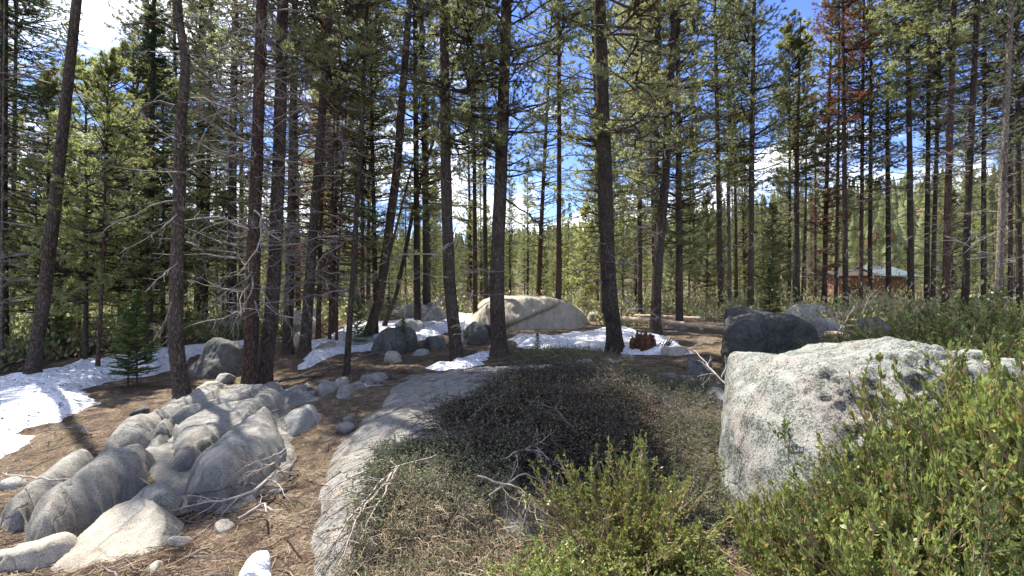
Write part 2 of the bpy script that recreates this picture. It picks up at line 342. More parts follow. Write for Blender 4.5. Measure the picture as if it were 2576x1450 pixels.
def build_ground():
    rs = np.concatenate([np.linspace(0.05, 2.0, 26), np.exp(np.linspace(math.log(2.03), math.log(14), 250)), np.exp(np.linspace(math.log(14.3), math.log(900), 120))])
    th = np.radians(np.concatenate([np.linspace(-62, 62, 380), np.linspace(63.5, 296.5, 70)]))
    RR, TH = np.meshgrid(rs, th, indexing='ij'); X = RR*np.sin(TH); Y = RR*np.cos(TH); Z = gz(X, Y)
    V = np.stack([X, Y, Z], -1).reshape(-1, 3); a, b = X.shape
    i = np.arange(a-1)[:, None]*b; j = np.arange(b)[None]; jn = (j+1) % b
    q = np.stack([i+j, i+b+j, i+b+jn, i+jn], -1).reshape(-1, 4)
    link('ground', mesh('ground', V, [q[:, ::-1]], [M['ground']], True), kind='structure')
build_ground()

def sheet(name, poly, res, hfun, mat, **kw):
    p = np.array(poly); x0, y0 = p.min(0)-0.4; x1, y1 = p.max(0)+0.4
    nx, ny = int((x1-x0)/res)+1, int((y1-y0)/res)+1
    X, Y = np.meshgrid(np.linspace(x0, x1, nx), np.linspace(y0, y1, ny), indexing='ij')
    d = inside_dist(X, Y, poly); Z = hfun(X, Y, d); keep = d > -0.35
    c = X[0, 0], Y[0, 0]
    V = np.stack([X, Y, Z], -1).reshape(-1, 3)
    i = np.arange(nx-1)[:, None]*ny; j = np.arange(ny-1)[None]
    q = np.stack([i+j, i+ny+j, i+ny+j+1, i+j+1], -1).reshape(-1, 4)
    q = q[keep.ravel()[q].any(1)]
    used = np.unique(q); rm = np.zeros(len(V), int); rm[used] = np.arange(len(used))
    V = V[used]; cen = V.mean(0); cen[2] = V[:, 2].min(); 
    return link(name, mesh(name, V-cen, [rm[q]], [mat], True), loc=cen, **kw)
def sstep(t): t = np.clip(t, 0, 1); return t*t*(3-2*t)

# snow
def snow_h(th):
    def f(X, Y, d):
        n = 0.28*fbm(xyn(X, Y, 1.1), 4, 21)
        s = sstep((d+n+0.05)/0.55)
        cups = 0.022*fbm(np.stack([X*4.5, Y*7.5, 0*X], -1), 3, 5)
        return gz(X, Y) - 0.08 + (th+0.08)*s + cups*s
    return f
G = lambda pts: [og(p[0], p[1], 0.09) for p in pts]
SNOW = [
 (G([(-350,1330),(-120,1220),(0,1125),(95,1072),(180,1040),(248,1003),(250,965),(330,950),(425,935),(480,892),(600,872),(650,868),(640,850),(520,862),(400,876),(300,895),(200,905),(90,930),(0,948),(-300,990)]), 0.14, 0.075),
 (G([(735,925),(745,862),(800,845),(870,815),(985,805),(1050,795),(1130,790),(1230,788),(1235,806),(1150,832),(1100,842),(1050,858),(970,872),(900,880),(840,898)]), 0.14, 0.09),
 (G([(1085,915),(1120,892),(1240,880),(1245,905),(1180,918),(1110,920)]), 0.10, 0.06),
 (G([(1270,870),(1290,842),(1380,842),(1470,835),(1530,822),(1600,822),(1690,850),(1800,878),(1740,888),(1640,884),(1560,878),(1480,872),(1380,872)]), 0.14, 0.075),
]
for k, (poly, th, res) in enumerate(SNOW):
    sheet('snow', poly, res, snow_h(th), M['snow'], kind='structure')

# ------------------------------------------------------------------ rocks
_ICO = {}
def ico(sub):
    if sub not in _ICO:
        bm = bmesh.new(); bmesh.ops.create_icosphere(bm, subdivisions=sub, radius=1.0)
        V = np.array([v.co[:] for v in bm.verts]); T = np.array([[v.index for v in f.verts] for f in bm.faces]); bm.free()
        V /= np.linalg.norm(V, axis=1, keepdims=True); _ICO[sub] = (V, T)
    return _ICO[sub]
def rock_shape(D, seed, planes=None, p=12, sphere=1.0):
    rg = np.random.default_rng(seed)
    if planes is None:
        n = rg.normal(size=(11, 3)); n /= np.linalg.norm(n, axis=1, keepdims=True); h = rg.uniform(0.6, 0.98, 11)
        n = np.vstack([n, [[0, 0, 1]]]); h = np.append(h, rg.uniform(0.75, 0.95))
    else: n, h = planes
    s = (np.maximum(0, D@n.T/h)**p).sum(1)
    if sphere: s = s + (1/sphere)**p
    return s**(-1/p)
ROCKS = {}
def rock(name, label, cat, c, size, rot=(0,0,0), seed=1, sub=5, mat='granite', p=12, sphere=1.18, amp=0.05, ridge=0.0, **kw):
    D, T = ico(sub); r = rock_shape(D, seed, None, p, sphere)
    V = D*r[:, None]
    V = V*np.array(size)
    s = min(size)
    n1 = fbm(V/s*1.1+seed*3.7, 4, seed); n2 = fbm(V*9+seed, 4, seed+5)
    V = V + D*(amp*s*n1 + 0.006*n2)[:, None]
    if ridge:
        q = 1-np.abs(fbm(V*np.array([1.2, 5, 5])/s*0.6+seed, 3, seed+9)); V = V - D*(ridge*s*np.clip(q-0.82, 0, 1)*3)[:, None]
    return link(name, mesh(name, V, [T], [M[mat]], True), loc=c, rot=rot, label=label, cat=cat, **kw)
def rock_at(px0, px1, ytop, ybase, Y, label, depth=None, seed=1, sub=5, mat='granite', rz=0.0, p=12, amp=0.05, name='boulder', bury=0.35, rx=0, ry=0, **kw):
    """a rock whose width and height are those seen between px0..px1 and ytop..ybase at distance Y"""
    w = (px1-px0)/F*Y/2*1.06; X = ((px0+px1)/2-1288)/F*Y; zt = EZ-(ytop-725)/F*Y; zb = EZ-(ybase-725)/F*Y
    h = (zt-zb); c = zb + h*0.18; hz = (zt-c)*1.12
    d = depth if depth else w*0.85
    return rock(name, label, name.split('_')[-1], (X, Y+d*0.35, c), (w, d, max(hz, 0.06)), (rx, ry, rz), seed, sub, mat, p, amp=amp, **kw)
def slab(a, b, w, h, label, seed, mat='granite_smooth', sub=6, p=7, amp=0.035, lift=0.0, name='rock_slab', pitch=0.0, ridge=0.02, ya=None):
    A = og(*a); B = og(*b); dx, dy = B[0]-A[0], B[1]-A[1]; Ln = math.hypot(dx, dy)
    za, zb = g1(*A), g1(*B)
    c = ((A[0]+B[0])/2, (A[1]+B[1])/2, (za+zb)/2+lift)
    return rock(name, label, 'rock', c, (Ln/2*1.08, w/2*1.08, h*1.12), (0, -math.atan2(zb-za, Ln)-pitch, math.atan2(dy, dx)), seed, sub, mat, p, 0.98, amp, ridge)

# foreground slabs, left
def rib(pts, h, wd, label, seed, mat='granite_smooth', res=0.014, groove=0.035):
    poly = [og(p[0], p[1], (p[2]*0.22 if len(p) > 2 else 0.0)) for p in pts]; p = np.array(poly); c = p.mean(0); u, sv, vt = np.linalg.svd(p-c); ax = vt[0]; nx_ = vt[1]
    def f(X, Y, d):
        n = 0.035*fbm(xyn(X, Y, 2.0)+seed, 2, seed) + 0.012*fbm(xyn(X, Y, 12)+seed, 3, seed+8); t = np.clip((d+n)/wd, 0, 1); s_ = (1-(1-t)**2.2)**0.6
        U = (X-c[0])*ax[0]+(Y-c[1])*ax[1]; V_ = (X-c[0])*nx_[0]+(Y-c[1])*nx_[1]
        wv = 0.10*fbm(xyn(X, Y, 1.6)+seed, 3, seed+5)
        g1_ = fbm(np.stack([U*0.45, (V_+wv)*3.6, 0*X+seed], -1), 2, seed+3)
        gr = -groove*np.exp(-(g1_/0.035)**2)*(fbm(xyn(X, Y, 1.5)+seed*3, 2, seed+4) > -0.15)
        g2_ = fbm(np.stack([U*1.1, (V_+wv)*0.5, 0*X+seed*2.7], -1), 2, seed+13); gr = gr - groove*0.7*np.exp(-(g2_/0.02)**2)
        stp = 0.035*np.tanh(g1_*14) + 0.02*np.tanh(g2_*16)
        return gz(X, Y, False)-0.05 + h*s_ + (gr + stp + 0.018*fbm(xyn(X, Y, 1.8)+seed, 3, seed+1) + 0.005*fbm(np.stack([U*6, V_*26, 0*X], -1), 4, seed+2, 0.6))*s_ - 0.25*(d < -0.08)
    return sheet('rock_slab', poly, res, f, M[mat], label=label, cat='rock')
rib([(250,1215),(330,1120),(450,1045),(600,1005),(705,998),(760,1040),(750,1120),(715,1200),(640,1262),(560,1298),(480,1300),(430,1235),(330,1190)], .07, .25,
    'low worn granite bedrock showing between the arched slabs', 10, res=0.03)
rib([(655,1002),(700,984),(800,962),(900,946),(965,940),(1000,957),(950,992),(880,1032),(810,1048),(745,1042),(690,1018)], .055, .25,
    'low worn rock under the shaded rubble linking slabs and outcrop', 9, res=0.03)
rib([(236,1190),(262,1125,.15),(320,1078,.3),(400,1032,.36),(480,1001,.36),(560,987,.3),(640,986,.2),(665,1000),(560,1035),(480,1055),(435,1080),(380,1135),(300,1165),(245,1205)], .30, .24,
    'long arched grey granite slab furthest back, touching the foot of the kinked trunk', 11)
rib([(365,1145),(385,1098,.15),(430,1052,.3),(500,1033,.3),(600,1008,.25),(700,1000,.2),(720,1018),(610,1045),(525,1068),(455,1090),(432,1132),(395,1150)], .27, .18,
    'narrow grey slab wedged between the long arched slab and the streaky shaded slab', 12)
rib([(428,1135),(432,1095,.2),(480,1060,.3),(560,1036,.32),(620,1025,.32),(710,1018,.22),(722,1038),(650,1080),(600,1100),(560,1125),(485,1185),(442,1198),(424,1165)], .30, .24,
    'pale rounded slab streaked with branch shadows, in the middle of the slab group', 13)
rib([(468,1245),(480,1190,.2),(540,1140,.36),(600,1097,.42),(650,1068,.42),(692,1066,.38),(718,1100,.3),(728,1150,.1),(712,1190),(645,1252),(560,1292),(500,1288)], .40, .30,
    'big pale slab with a tan lit face behind the bleached fallen branch', 14)
rib([(85,1405),(85,1340,.1),(120,1282,.25),(190,1217,.35),(270,1181,.36),(330,1161,.3),(375,1160,.2),(394,1182),(345,1240),(262,1305),(185,1350),(130,1395)], .32, .22,
    'dark grey whaleback slab crossing the lower left slope', 15)
rib([(-15,1312),(10,1280,.1),(70,1226,.2),(140,1167,.26),(200,1146,.2),(235,1150,.1),(238,1170),(192,1218),(122,1264),(62,1318),(10,1328)], .22, .16,
    'thin pale slab lying beside the dark whaleback slab, at the picture edge', 16)
rock_at(415,475,1345,1425,2.8,'fist shaped tan stone leaning on the flat topped tan boulder', None, 18, 5, 'granite_tan', name='stone')
rock_at(20,150,1368,1475,2.6,'rounded tan stone at the lower left corner with a shaded underside', None, 19, 5, 'granite_tan', 0.5, name='stone')
rock_at(-60,28,1390,1450,2.7,'half hidden tan stone cut by the left picture edge near the corner', None, 20, 5, 'granite_tan', name='stone')
rock_at(300,430,1235,1300,3.1,'low greenish slab between the dark whaleback and the flat topped boulder', 0.25, 21, 5, 'granite_smooth', 0.4, name='stone')
rock_at(345,410,1415,1470,2.5,'small tan stone at the bottom edge under the flat topped boulder', None, 22, 5, 'granite_tan', name='stone')
rock_at(-10,55,1203,1235,4.0,'small grey stone on brown litter above the thin pale slab', None, 23, 4, 'granite', name='stone')
rock_at(385,420,1128,1150,5.0,'tiny grey stone on the needle litter between slabs', None, 24, 4, 'granite', name='stone')
# rubble at the head of the gully
for k, t in enumerate([
 (795,850,958,1012,7.0,'upright rounded grey stone on the left of the shaded rubble'),
 (838,884,952,990,7.6,'rounded grey stone at the top of the shaded rubble'),
 (824,900,972,1022,6.7,'largest round stone at the front of the shaded rubble'),
 (884,925,960,990,7.2,'pale angular stone on the right of the shaded rubble'),
 (728,800,985,1030,6.9,'wide flat grey stone left of the upright rounded stone'),
 (640,720,968,1003,7.5,'low grey stone under the roots by the paired trunks'),
 (862,892,1048,1066,5.6,'small pale stone lying in the shaded gully'),
 (842,888,1062,1084,5.2,'lower pale stone lying in the shaded gully'),
 (905,985,932,975,7.9,'smooth bluish rock at the left shoulder of the shaded outcrop'),
 ]):
    rock_at(*t, seed=40+k, sub=5, mat='granite_smooth', rz=k*0.7, p=10, name='stone')
rock_at(700,806,1028,1112,5.35,'blocky cracked grey boulder wrapped in dead roots above the gully', 0.35, 55, 6, 'granite', 0.15, 16, 0.05)
# middle distance
rock_at(468,612,850,962,9.4,'dark shaggy pyramid shaped boulder beside the bent trunk', 0.6, 60, 6, 'granite_mid', 0.3, 12, 0.16)
rock_at(468,625,802,858,15.5,'long grey cracked boulder behind the upper edge of the snow', 0.9, 61, 5, 'granite', 0.1, 10)
rock_at(378,476,818,872,15.0,'shaded grey boulder at the snow edge left of the long cracked one', 0.6, 62, 5, 'granite_mid', 0.4, 9)
rock_at(5,165,848,925,12.6,'broad green tinted boulder behind the leaning bare trunk', 0.8, 63, 5, 'granite', 0.0, 8)
rock_at(172,262,848,898,13.0,'second green tinted boulder at the snow edge behind the thin trunk', 0.6, 64, 5, 'granite', 0.3, 8)
rock_at(230,330,856,890,13.6,'low tan boulder behind the two little firs', 0.6, 65, 5, 'granite_tan', 0.3, 8)
rock_at(948,1046,828,893,11.5,'dark boulder with snow on its shoulder below the crossing trunks', 0.5, 66, 6, 'granite_mid', 0.2, 12, 0.14)
rock_at(985,1060,805,838,14,'speckled grey boulder in the snow below the propped log', 0.5, 67, 5, 'granite', 0.2, 9)
rock_at(1042,1120,752,822,17,'steep grey boulder that holds up a leaning log', 0.8, 68, 5, 'granite', 0.2, 12)
rock_at(985,1075,762,800,19,'far grey boulder behind the speckled one', 0.8, 69, 4, 'granite', 0.2, 10)
rock_at(1155,1222,806,872,12.5,'dark humped boulder between the two central trunks', 0.5, 70, 6, 'granite_mid', 0.2, 12, 0.12)
rock_at(1195,1262,812,862,13.5,'smaller dark boulder just behind the humped one', 0.5, 71, 5, 'granite_dark', 0.6, 8)
rock_at(1476,1512,783,808,18,'pale boulder stub at the right foot of the big split boulder', 0.5, 72, 4, 'granite', 0.2, 9)
rock_at(1575,1640,778,792,24,'far grey rock beyond the fallen pale log', 0.7, 73, 4, 'granite_dark', 0.2, 9)
rock_at(725,805,768,838,15.5,'rough tan boulder between the bunched trunks', 0.8, 74, 5, 'granite_tan', 0.2, 9)
rock_at(738,770,832,870,12.5,'pale round stone low in the gap between the bunched trunks', 0.3, 75, 4, 'granite_tan', 0.2, 9, name='stone')
rock_at(2003,2142,764,808,14,'layered grey boulder behind the black boulder', 0.9, 76, 5, 'granite', 0.1, 14)
rock_at(2130,2185,783,812,13.5,'small tan boulder touching the layered grey one', 0.4, 77, 5, 'granite_tan', 0.1, 10)
rock_at(2020,2110,800,842,11,'flat grey rock in front of the layered grey boulder', 0.5, 78, 5, 'granite', 0.1, 10)
rock_at(1500,1590,905,940,8.6,'low grey rock in the shade near the rotten stump', 0.35, 79, 5, 'granite_smooth', 0.1, 8)
rock_at(1405,1500,925,950,8.0,'flat dark rock buried at the far rim of the shrub mat', 0.3, 80, 5, 'granite_smooth', 0.1, 8)
rock_at(1560,1620,893,912,9.6,'tiny grey rock at the foot of the right central trunk', 0.3, 81, 4, 'granite_smooth', 0.1, 8, name='stone')
rock_at(1650,1765,940,985,6.8,'wide low grey rock sunk in the litter before the black boulder', 0.4, 82, 5, 'granite_smooth', 0.1, 8)
rock_at(1768,1842,978,1015,5.6,'smooth grey stone left of the big lichen boulder', 0.25, 83, 5, 'granite_smooth', 0.1, 8, name='stone')
rock_at(2455,2530,886,935,4.2,'pale rock tip poking out of the shrubs right of the big boulder', 0.2, 84, 5, 'granite', 0.1, 9, name='stone')
rock_at(1815,1895,922,945,6.3,'flat pale bluish stone at the foot of the black boulder', 0.2, 85, 4, 'granite', 0.1, 8, name='stone')
rock_at(565,690,1412,1500,2.45,'lump of white snow at the bottom edge', 0.16, 86, 5, 'snow', 0.1, 6, name='snow_lump')

for k, (px, py, Y, w_, lab) in enumerate([(905,865,12,30,'below the slim dark trunk'),(820,880,11.5,26,'before the last bunched trunk'),(1095,875,12,34,'left of the left central trunk'),(1060,895,11,24,'in the litter left of the left central trunk'),
    (985,905,10,28,'below the snow capped boulder'),(1320,935,8.3,30,'on the far rim of the shrub mat'),(1475,925,8.8,26,'between the mat and the right central trunk'),(1700,900,9.4,34,'right of the rotten stump'),(1760,935,7.6,40,'before the black boulder'),
    (560,965,8.6,32,'under the shaggy pyramid boulder'),(520,980,8.0,26,'between the kinked trunk and the pyramid boulder'),(350,1045,6.4,24,'on the litter above the arched slab'),(700,1260,3.7,34,'in the litter right of the big pale slab'),(560,1340,3.0,30,'below the long bleached branch'),
(1920,835,12,40,'above the black boulder'),(1700,835,14,30,'in front of the fallen log'),(1600,800,20,34,'beyond the fallen log'),(2210,835,10,40,'at the left tip of the thicket')]):
    rock_at(px-w_, px+w_, py-w_*0.8, py+w_*0.25, Y, 'small grey stone '+lab, None, 130+k, 4, ('granite', 'granite_tan', 'granite_mid')[k % 3], k*0.9, 14, 0.1, name='stone')
# big split boulder in the snow
def hull_rock(name, label, C, planes, sub, mat, p, amp, fine, seed, extra=None):
    n = np.array([q[0] for q in planes], float); n /= np.linalg.norm(n, axis=1, keepdims=True)
    h = np.array([np.dot(n[i], np.array(planes[i][1])-np.array(C)) for i in range(len(planes))])
    D, T = ico(sub); r = rock_shape(D, 0, (n, h), p, None); V = D*r[:, None]
    V += D*(amp*fbm(V*1.5+seed, 4, seed) + fine*fbm(V*11+seed, 5, seed+3, 0.6))[:, None]
    if extra is not None: V = extra(V, D)
    return link(name, mesh(name, V, [T], [M[mat]], True), loc=C, label=label, cat='boulder')
def q(px, py, Y): return PX(px, py, Y)
Yb = 15.5
def crack(V, D):
    # an overhanging diagonal split across the front face
    s = (V[:, 2]-0.18) - 0.42*(V[:, 0]+0.1)
    m = np.exp(-(s/0.05)**2)*(V[:, 1] < 0.3)*(V[:, 0] > -1.0)*(V[:, 0] < 0.75)
    V = V - D*(0.16*m)[:, None]
    up = (s > 0)*(V[:, 1] < 0.2)*np.exp(-np.clip(s, 0, 9)/0.5); V[:, 1] -= 0.16*up*(V[:, 0] > -1.1)*(V[:, 0] < 0.9)
    return V
hull_rock('split_boulder', 'big pale boulder with a diagonal split standing in the snow behind the central trunks', (0.7, 16.6, 0.55), [
 ((0,-1,0.28), q(1350,800,15.3)), ((0.45,-0.8,0.4), q(1420,790,15.5)), ((1,-0.15,0.5), q(1478,820,16.2)), ((0.35,0,1), q(1440,765,16.3)),
 ((0.05,0,1), q(1330,747,16.5)), ((-0.35,-0.1,1), q(1255,750,16.5)), ((-1,-0.2,0.7), q(1212,775,16.5)), ((0,1,0.1), (0.7,18.2,0.5)), ((0,0,-1), (0.7,16.6,-0.4)),
 ((-0.6,-0.8,0.2), q(1240,820,15.8))], 6, 'granite_tan', 14, 0.07, 0.012, 5, crack)
# black boulder
hull_rock('black_boulder', 'black lichen covered boulder in shade left of the big pale boulder', (4.2, 8.1, 0.75), [
 ((0,-1,0.12), q(1930,860,7.5)), ((-1,-0.25,0.1), q(1814,860,7.9)), ((-0.88,0.52,0.0), q(1812,860,8.0)), ((1,-0.3,0.25), q(2056,860,8.0)), ((-0.2,-0.1,1), q(1880,795,7.9)),
 ((0.3,-0.1,1), q(1990,797,7.9)), ((0,0,1), q(1935,783,8.0)), ((-0.8,0,0.75), q(1822,822,7.9)), ((0.9,0,0.8), q(2042,822,7.9)), ((0,1,0), (4.2,9.2,0.6)), ((0,0,-1), (4.2,8,-0.3))],
 6, 'granite_dark', 12, 0.07, 0.022, 8)
# the big lichen boulder on the right
def bumps(V, D):
    X = V[:, 0]+2.85; Y = V[:, 1]+3.5; Z = V[:, 2]+0.55
    top = np.clip((Z-0.85)/0.3, 0, 1)
    V[:, 2] += top*(0.07*np.exp(-((X-2.72)/0.16)**2) - 0.05*np.exp(-((X-2.25)/0.22)**2) + 0.02*np.exp(-((X-1.95)/0.12)**2))
    # rough pitted front face
    fr = np.clip(-D[:, 1]*1.6, 0, 1)*np.clip((X-1.72)/0.12, 0, 1)
    pit = fbm(V*7.5+3, 4, 77, 0.62)
    V -= D*(fr*0.055*np.clip(pit+0.15, -0.2, 1))[:, None]
    return V
hull_rock('big_boulder', 'huge pale lichen speckled granite boulder filling the right foreground', (2.85, 3.5, 0.55), [
 ((-0.9,-0.2,0.08), (1.40,3.1,0.5)), ((0.1,-0.98,0.20), (2.2,2.47,0.5)), ((0.02,0.13,1), (2.5,3.3,1.215)), ((-0.72,-0.1,0.66), (1.70,3.3,1.07)),
 ((-0.35,-0.05,0.93), (1.92,3.4,1.215)), ((0,1,0.2), (2.9,4.45,0.5)), ((1,-0.1,0.3), (4.15,4,0.5)), ((0,-0.72,0.72), (2.6,2.85,1.13)), ((-0.911,0.412,0), (1.405,3.12,0.5)),
 ((0.5,-0.2,0.85), (3.75,3.8,1.12)), ((0,0,-1), (2.9,4,-0.4))], 7, 'granite_lichen', 15, 0.035, 0.010, 31, bumps)

hull_rock('flat_boulder', 'flat topped tan boulder at the bottom below the dark whaleback slab', (-2.32, 2.85, 0.18), [
 ((0.1,-0.35,1), q(300,1290,2.95)), ((-0.3,0.1,1), q(215,1300,3.0)), ((0.45,-0.75,0.5), q(380,1360,2.65)), ((-0.1,-1,0.35), q(260,1400,2.55)), ((-1,-0.3,0.5), q(185,1370,2.75)),
 ((1,0.1,0.45), q(418,1310,2.9)), ((0,1,0.3), q(290,1262,3.2)), ((0,0,-1), (-2.3,2.8,-0.3)), ((0.6,0.5,0.7), q(405,1283,3.05))], 6, 'granite_tan', 16, 0.03, 0.010, 17)
# granite outcrop under the shrub mat
MOUND = [og(*p) for p in [(775,1500),(778,1300),(840,1130),(930,1030),(960,975),(1010,945)]] + [(-1.2,8.9),(0.3,9.1),(1.6,8.6),(2.0,6.8),(1.55,5.0),(1.0,3.6),(0.2,2.6)]
def mound_z(X, Y, d=None, detail=True):
    X = np.atleast_1d(X); Y = np.atleast_1d(Y)
    if d is None: d = inside_dist(X, Y, MOUND)
    n = 0.10*fbm(xyn(X, Y, 1.3), 3, 41)
    dd = d+n*0.6
    s = np.clip(1-(1-np.clip(dd/0.8, 0, 1))**2, 0, 1)**0.78
    fy = np.clip((Y-5.0)/3.5, 0, 1); h = (0.30*s + 0.08*sstep(dd/1.6))*(1-0.72*fy)
    ux = X*0.85-Y*0.5; uy = X*0.5+Y*0.85
    groove = -0.035*np.clip(1-np.abs(fbm(np.stack([ux*2.4, uy*0.55, 0*X], -1), 3, 13))*3.5, 0, 1)
    det = (groove + 0.03*fbm(xyn(X, Y, 2.2), 4, 44) + 0.006*fbm(xyn(X, Y, 14), 3, 45)) if detail else 0
    return gz(X, Y, False)-0.06+h*1.0+det*s
def mound_h(X, Y, d): return np.where(d > -0.15, mound_z(X, Y, d), gz(X, Y, False)-0.15)
sheet('granite_outcrop', MOUND, 0.032, mound_h, M['granite_smooth'], label='broad grey whaleback outcrop under the dark twiggy shrub mat', cat='rock')
def surf(X, Y): return np.maximum(gz(X, Y), mound_z(X, Y, None, False))

# ------------------------------------------------------------------ tree pieces
def unit(v): return v/(np.linalg.norm(v, axis=-1, keepdims=True)+1e-9)
def branches(rg, z, az, Ln, e0, de, k=7, wob=0.12, r0=0.0):
    n = len(z); P = np.zeros((n, k, 3)); P[:, 0, 2] = z; P[:, 0, 0] = np.cos(az)*r0; P[:, 0, 1] = np.sin(az)*r0
    a = az.copy(); e = e0.copy(); st = Ln/(k-1)
    for i in range(1, k):
        a = a + rg.normal(0, wob, n); e2 = e + de*(i/(k-1)) + rg.normal(0, wob*0.7, n)
        P[:, i] = P[:, i-1] + st[:, None]*np.stack([np.cos(a)*np.cos(e2), np.sin(a)*np.cos(e2), np.sin(e2)], -1)
    return P
def at_t(P, t):
    n, k, _ = P.shape; s = np.clip(t, 0, 0.999)*(k-1); i = s.astype(int); f = (s-i)[:, None]; r = np.arange(n)
    a, b = P[r, i], P[r, i+1]; return a*(1-f)+b*f, unit(b-a)
def side(rg, P, per, lf, k=4, tmin=0.25, tmax=1.0, ang=(35, 70), wob=0.15, vert=0.25, droop=0.0, Ln=None):
    n = len(P); idx = np.repeat(np.arange(n), per); t = rg.uniform(tmin, tmax, len(idx))
    p, d = at_t(P[idx], t); Lb = np.linalg.norm(P[:, -1]-P[:, 0], axis=1)[idx] if Ln is None else Ln[idx]
    L_ = Lb*lf*(1.15-0.75*t)*rg.uniform(0.6, 1.3, len(idx))
    az = np.arctan2(d[:, 1], d[:, 0]); el = np.arcsin(np.clip(d[:, 2], -1, 1))
    az = az + np.radians(rg.uniform(ang[0], ang[1], len(idx)))*rg.choice([-1, 1], len(idx))
    el = el*0.6 + rg.normal(0, vert, len(idx))
    Q = np.zeros((len(idx), k, 3)); Q[:, 0] = p; st = L_/(k-1)
    for i in range(1, k):
        az = az + rg.normal(0, wob, len(idx)); el = el + rg.normal(0, wob, len(idx)) - droop/(k-1)
        Q[:, i] = Q[:, i-1] + st[:, None]*np.stack([np.cos(az)*np.cos(el), np.sin(az)*np.cos(el), np.sin(el)], -1)
    return Q
def taper(P, r0, r1): k = P.shape[1]; t = np.linspace(0, 1, k)[None]; r0 = np.atleast_1d(r0)[:, None]; return r0*(1-t)+np.minimum(r1, r0)*t
def blades(rg, p, d, m, l, w, sp=(25, 75), flat=None):
    N_ = len(p); p = np.repeat(p, m, 0); d = np.repeat(d, m, 0); n = len(p)
    rnd = unit(rg.normal(size=(n, 3)))
    if flat is not None:
        s = rg.choice([-1., 1.], n)[:, None]; u = unit(np.cross(d, np.array([0, 0, 1.]))+1e-6)*s + rg.normal(0, flat, (n, 3))
        u = unit(u)
    else: u = unit(np.cross(d, rnd))
    th = np.radians(rg.uniform(sp[0], sp[1], n))[:, None]; b = unit(np.cos(th)*d+np.sin(th)*u)
    l = (l*rg.uniform(0.65, 1.25, n))[:, None]
    wd = unit(np.cross(b, rg.normal(size=(n, 3)) if flat is None else np.array([0, 0, 1.])+rg.normal(0, 0.35, (n, 3))))*w/2
    p = p + d*rg.uniform(-0.03, 0.03, n)[:, None]
    V = np.stack([p-wd, p+wd, p+b*l], 1).reshape(-1, 3); T = np.arange(3*n).reshape(-1, 3)
    return V, T

def pine_crown(seed, z0, z1, nb, rad0, dens=6, tuft=9, tl=0.09, tw=0.0175, gap=0.2, mats=('pine', 'bark')):
    rg = np.random.default_rng(seed)
    z = z0+(z1-z0)*np.sort(rg.uniform(0, 1, nb)**0.9); u = (z-z0)/(z1-z0)
    prof = rad0*np.minimum(1, (1-u)**0.62+0.09)*(0.55+0.45*np.clip(u/0.25, 0, 1))*rg.uniform(0.55, 1.2, nb)
    az = rg.uniform(0, 2*np.pi, nb); e0 = rg.uniform(-0.35, 0.15, nb)+0.6*u; de = rg.uniform(0.1, 0.6, nb)
    P = branches(rg, z, az, prof, e0, de, 7, 0.14)
    A = Acc(); V, Q = tubes(P, taper(P, 0.010+0.013*prof, 0.005), 4); A.add(V, Q, 1)
    S = side(rg, P, dens, 0.42, 4, 0.22, 1.0, vert=0.35); V, Q = tubes(S, taper(S, 0.006, 0.003), 3); A.add(V, Q, 1)
    idx = np.repeat(np.arange(len(S)), 4); t = rg.uniform(0.25, 1.0, len(idx)); p, d = at_t(S[idx], t)
    i2 = np.repeat(np.arange(len(P)), 7); t2 = rg.uniform(0.45, 1.0, len(i2)); p2, d2 = at_t(P[i2], t2)
    p = np.vstack([p, p2, S[:, -1]]); d = np.vstack([d, d2, unit(S[:, -1]-S[:, -2])])
    p = p + rg.normal(0, 0.02, p.shape); d = unit(d+np.array([0, 0, 0.45]))
    clump = fbm(p*1.7+seed, 2, seed); k = clump > -gap*1.0-0.15; p, d = p[k], d[k]
    V, T = blades(rg, p, d, tuft, tl, tw, (15, 80)); A.add(V, T, 0)
    return A.build('crown', [M[mats[0]], M[mats[1]]])
def fir_crown(seed, z0, z1, nb, rad0, tl=0.05, tw=0.016, per=8, m=10, mats=('fir', 'bark'), droop=-0.25, twig=7):
    rg = np.random.default_rng(seed)
    lay = np.floor(rg.uniform(0, 1, nb)*nb/5)/(nb/5); z = z0+(z1-z0)*np.clip(lay+rg.normal(0, 0.008, nb), 0, 1)**1.0; u = np.clip((z-z0)/(z1-z0), 0, 1)
    Ln = rad0*((1-u)**0.85+0.05)*rg.uniform(0.7, 1.1, nb); az = rg.uniform(0, 2*np.pi, nb)
    P = branches(rg, z, az, Ln, droop+0.7*u**2+rg.normal(0, 0.08, nb), np.full(nb, 0.25), 6, 0.06)
    A = Acc(); V, Q = tubes(P, taper(P, 0.006+0.010*Ln, 0.003), 4); A.add(V, Q, 1)
    S = side(rg, P, per, 0.36, 3, 0.12, 1.0, (40, 62), 0.06, 0.06)
    idx = np.repeat(np.arange(len(S)), twig); t = np.tile(np.linspace(0.05, 1, twig), len(S)); p, d = at_t(S[idx], t)
    i2 = np.repeat(np.arange(len(P)), 10); t2 = rg.uniform(0.15, 1, len(i2)); p2, d2 = at_t(P[i2], t2)
    p = np.vstack([p, p2]); d = np.vstack([d, d2]); V, T = blades(rg, p, d, m//2, tl, tw, (35, 70), 0.25); A.add(V, T, 0)
    return A.build('crown', [M[mats[0]], M[mats[1]]])
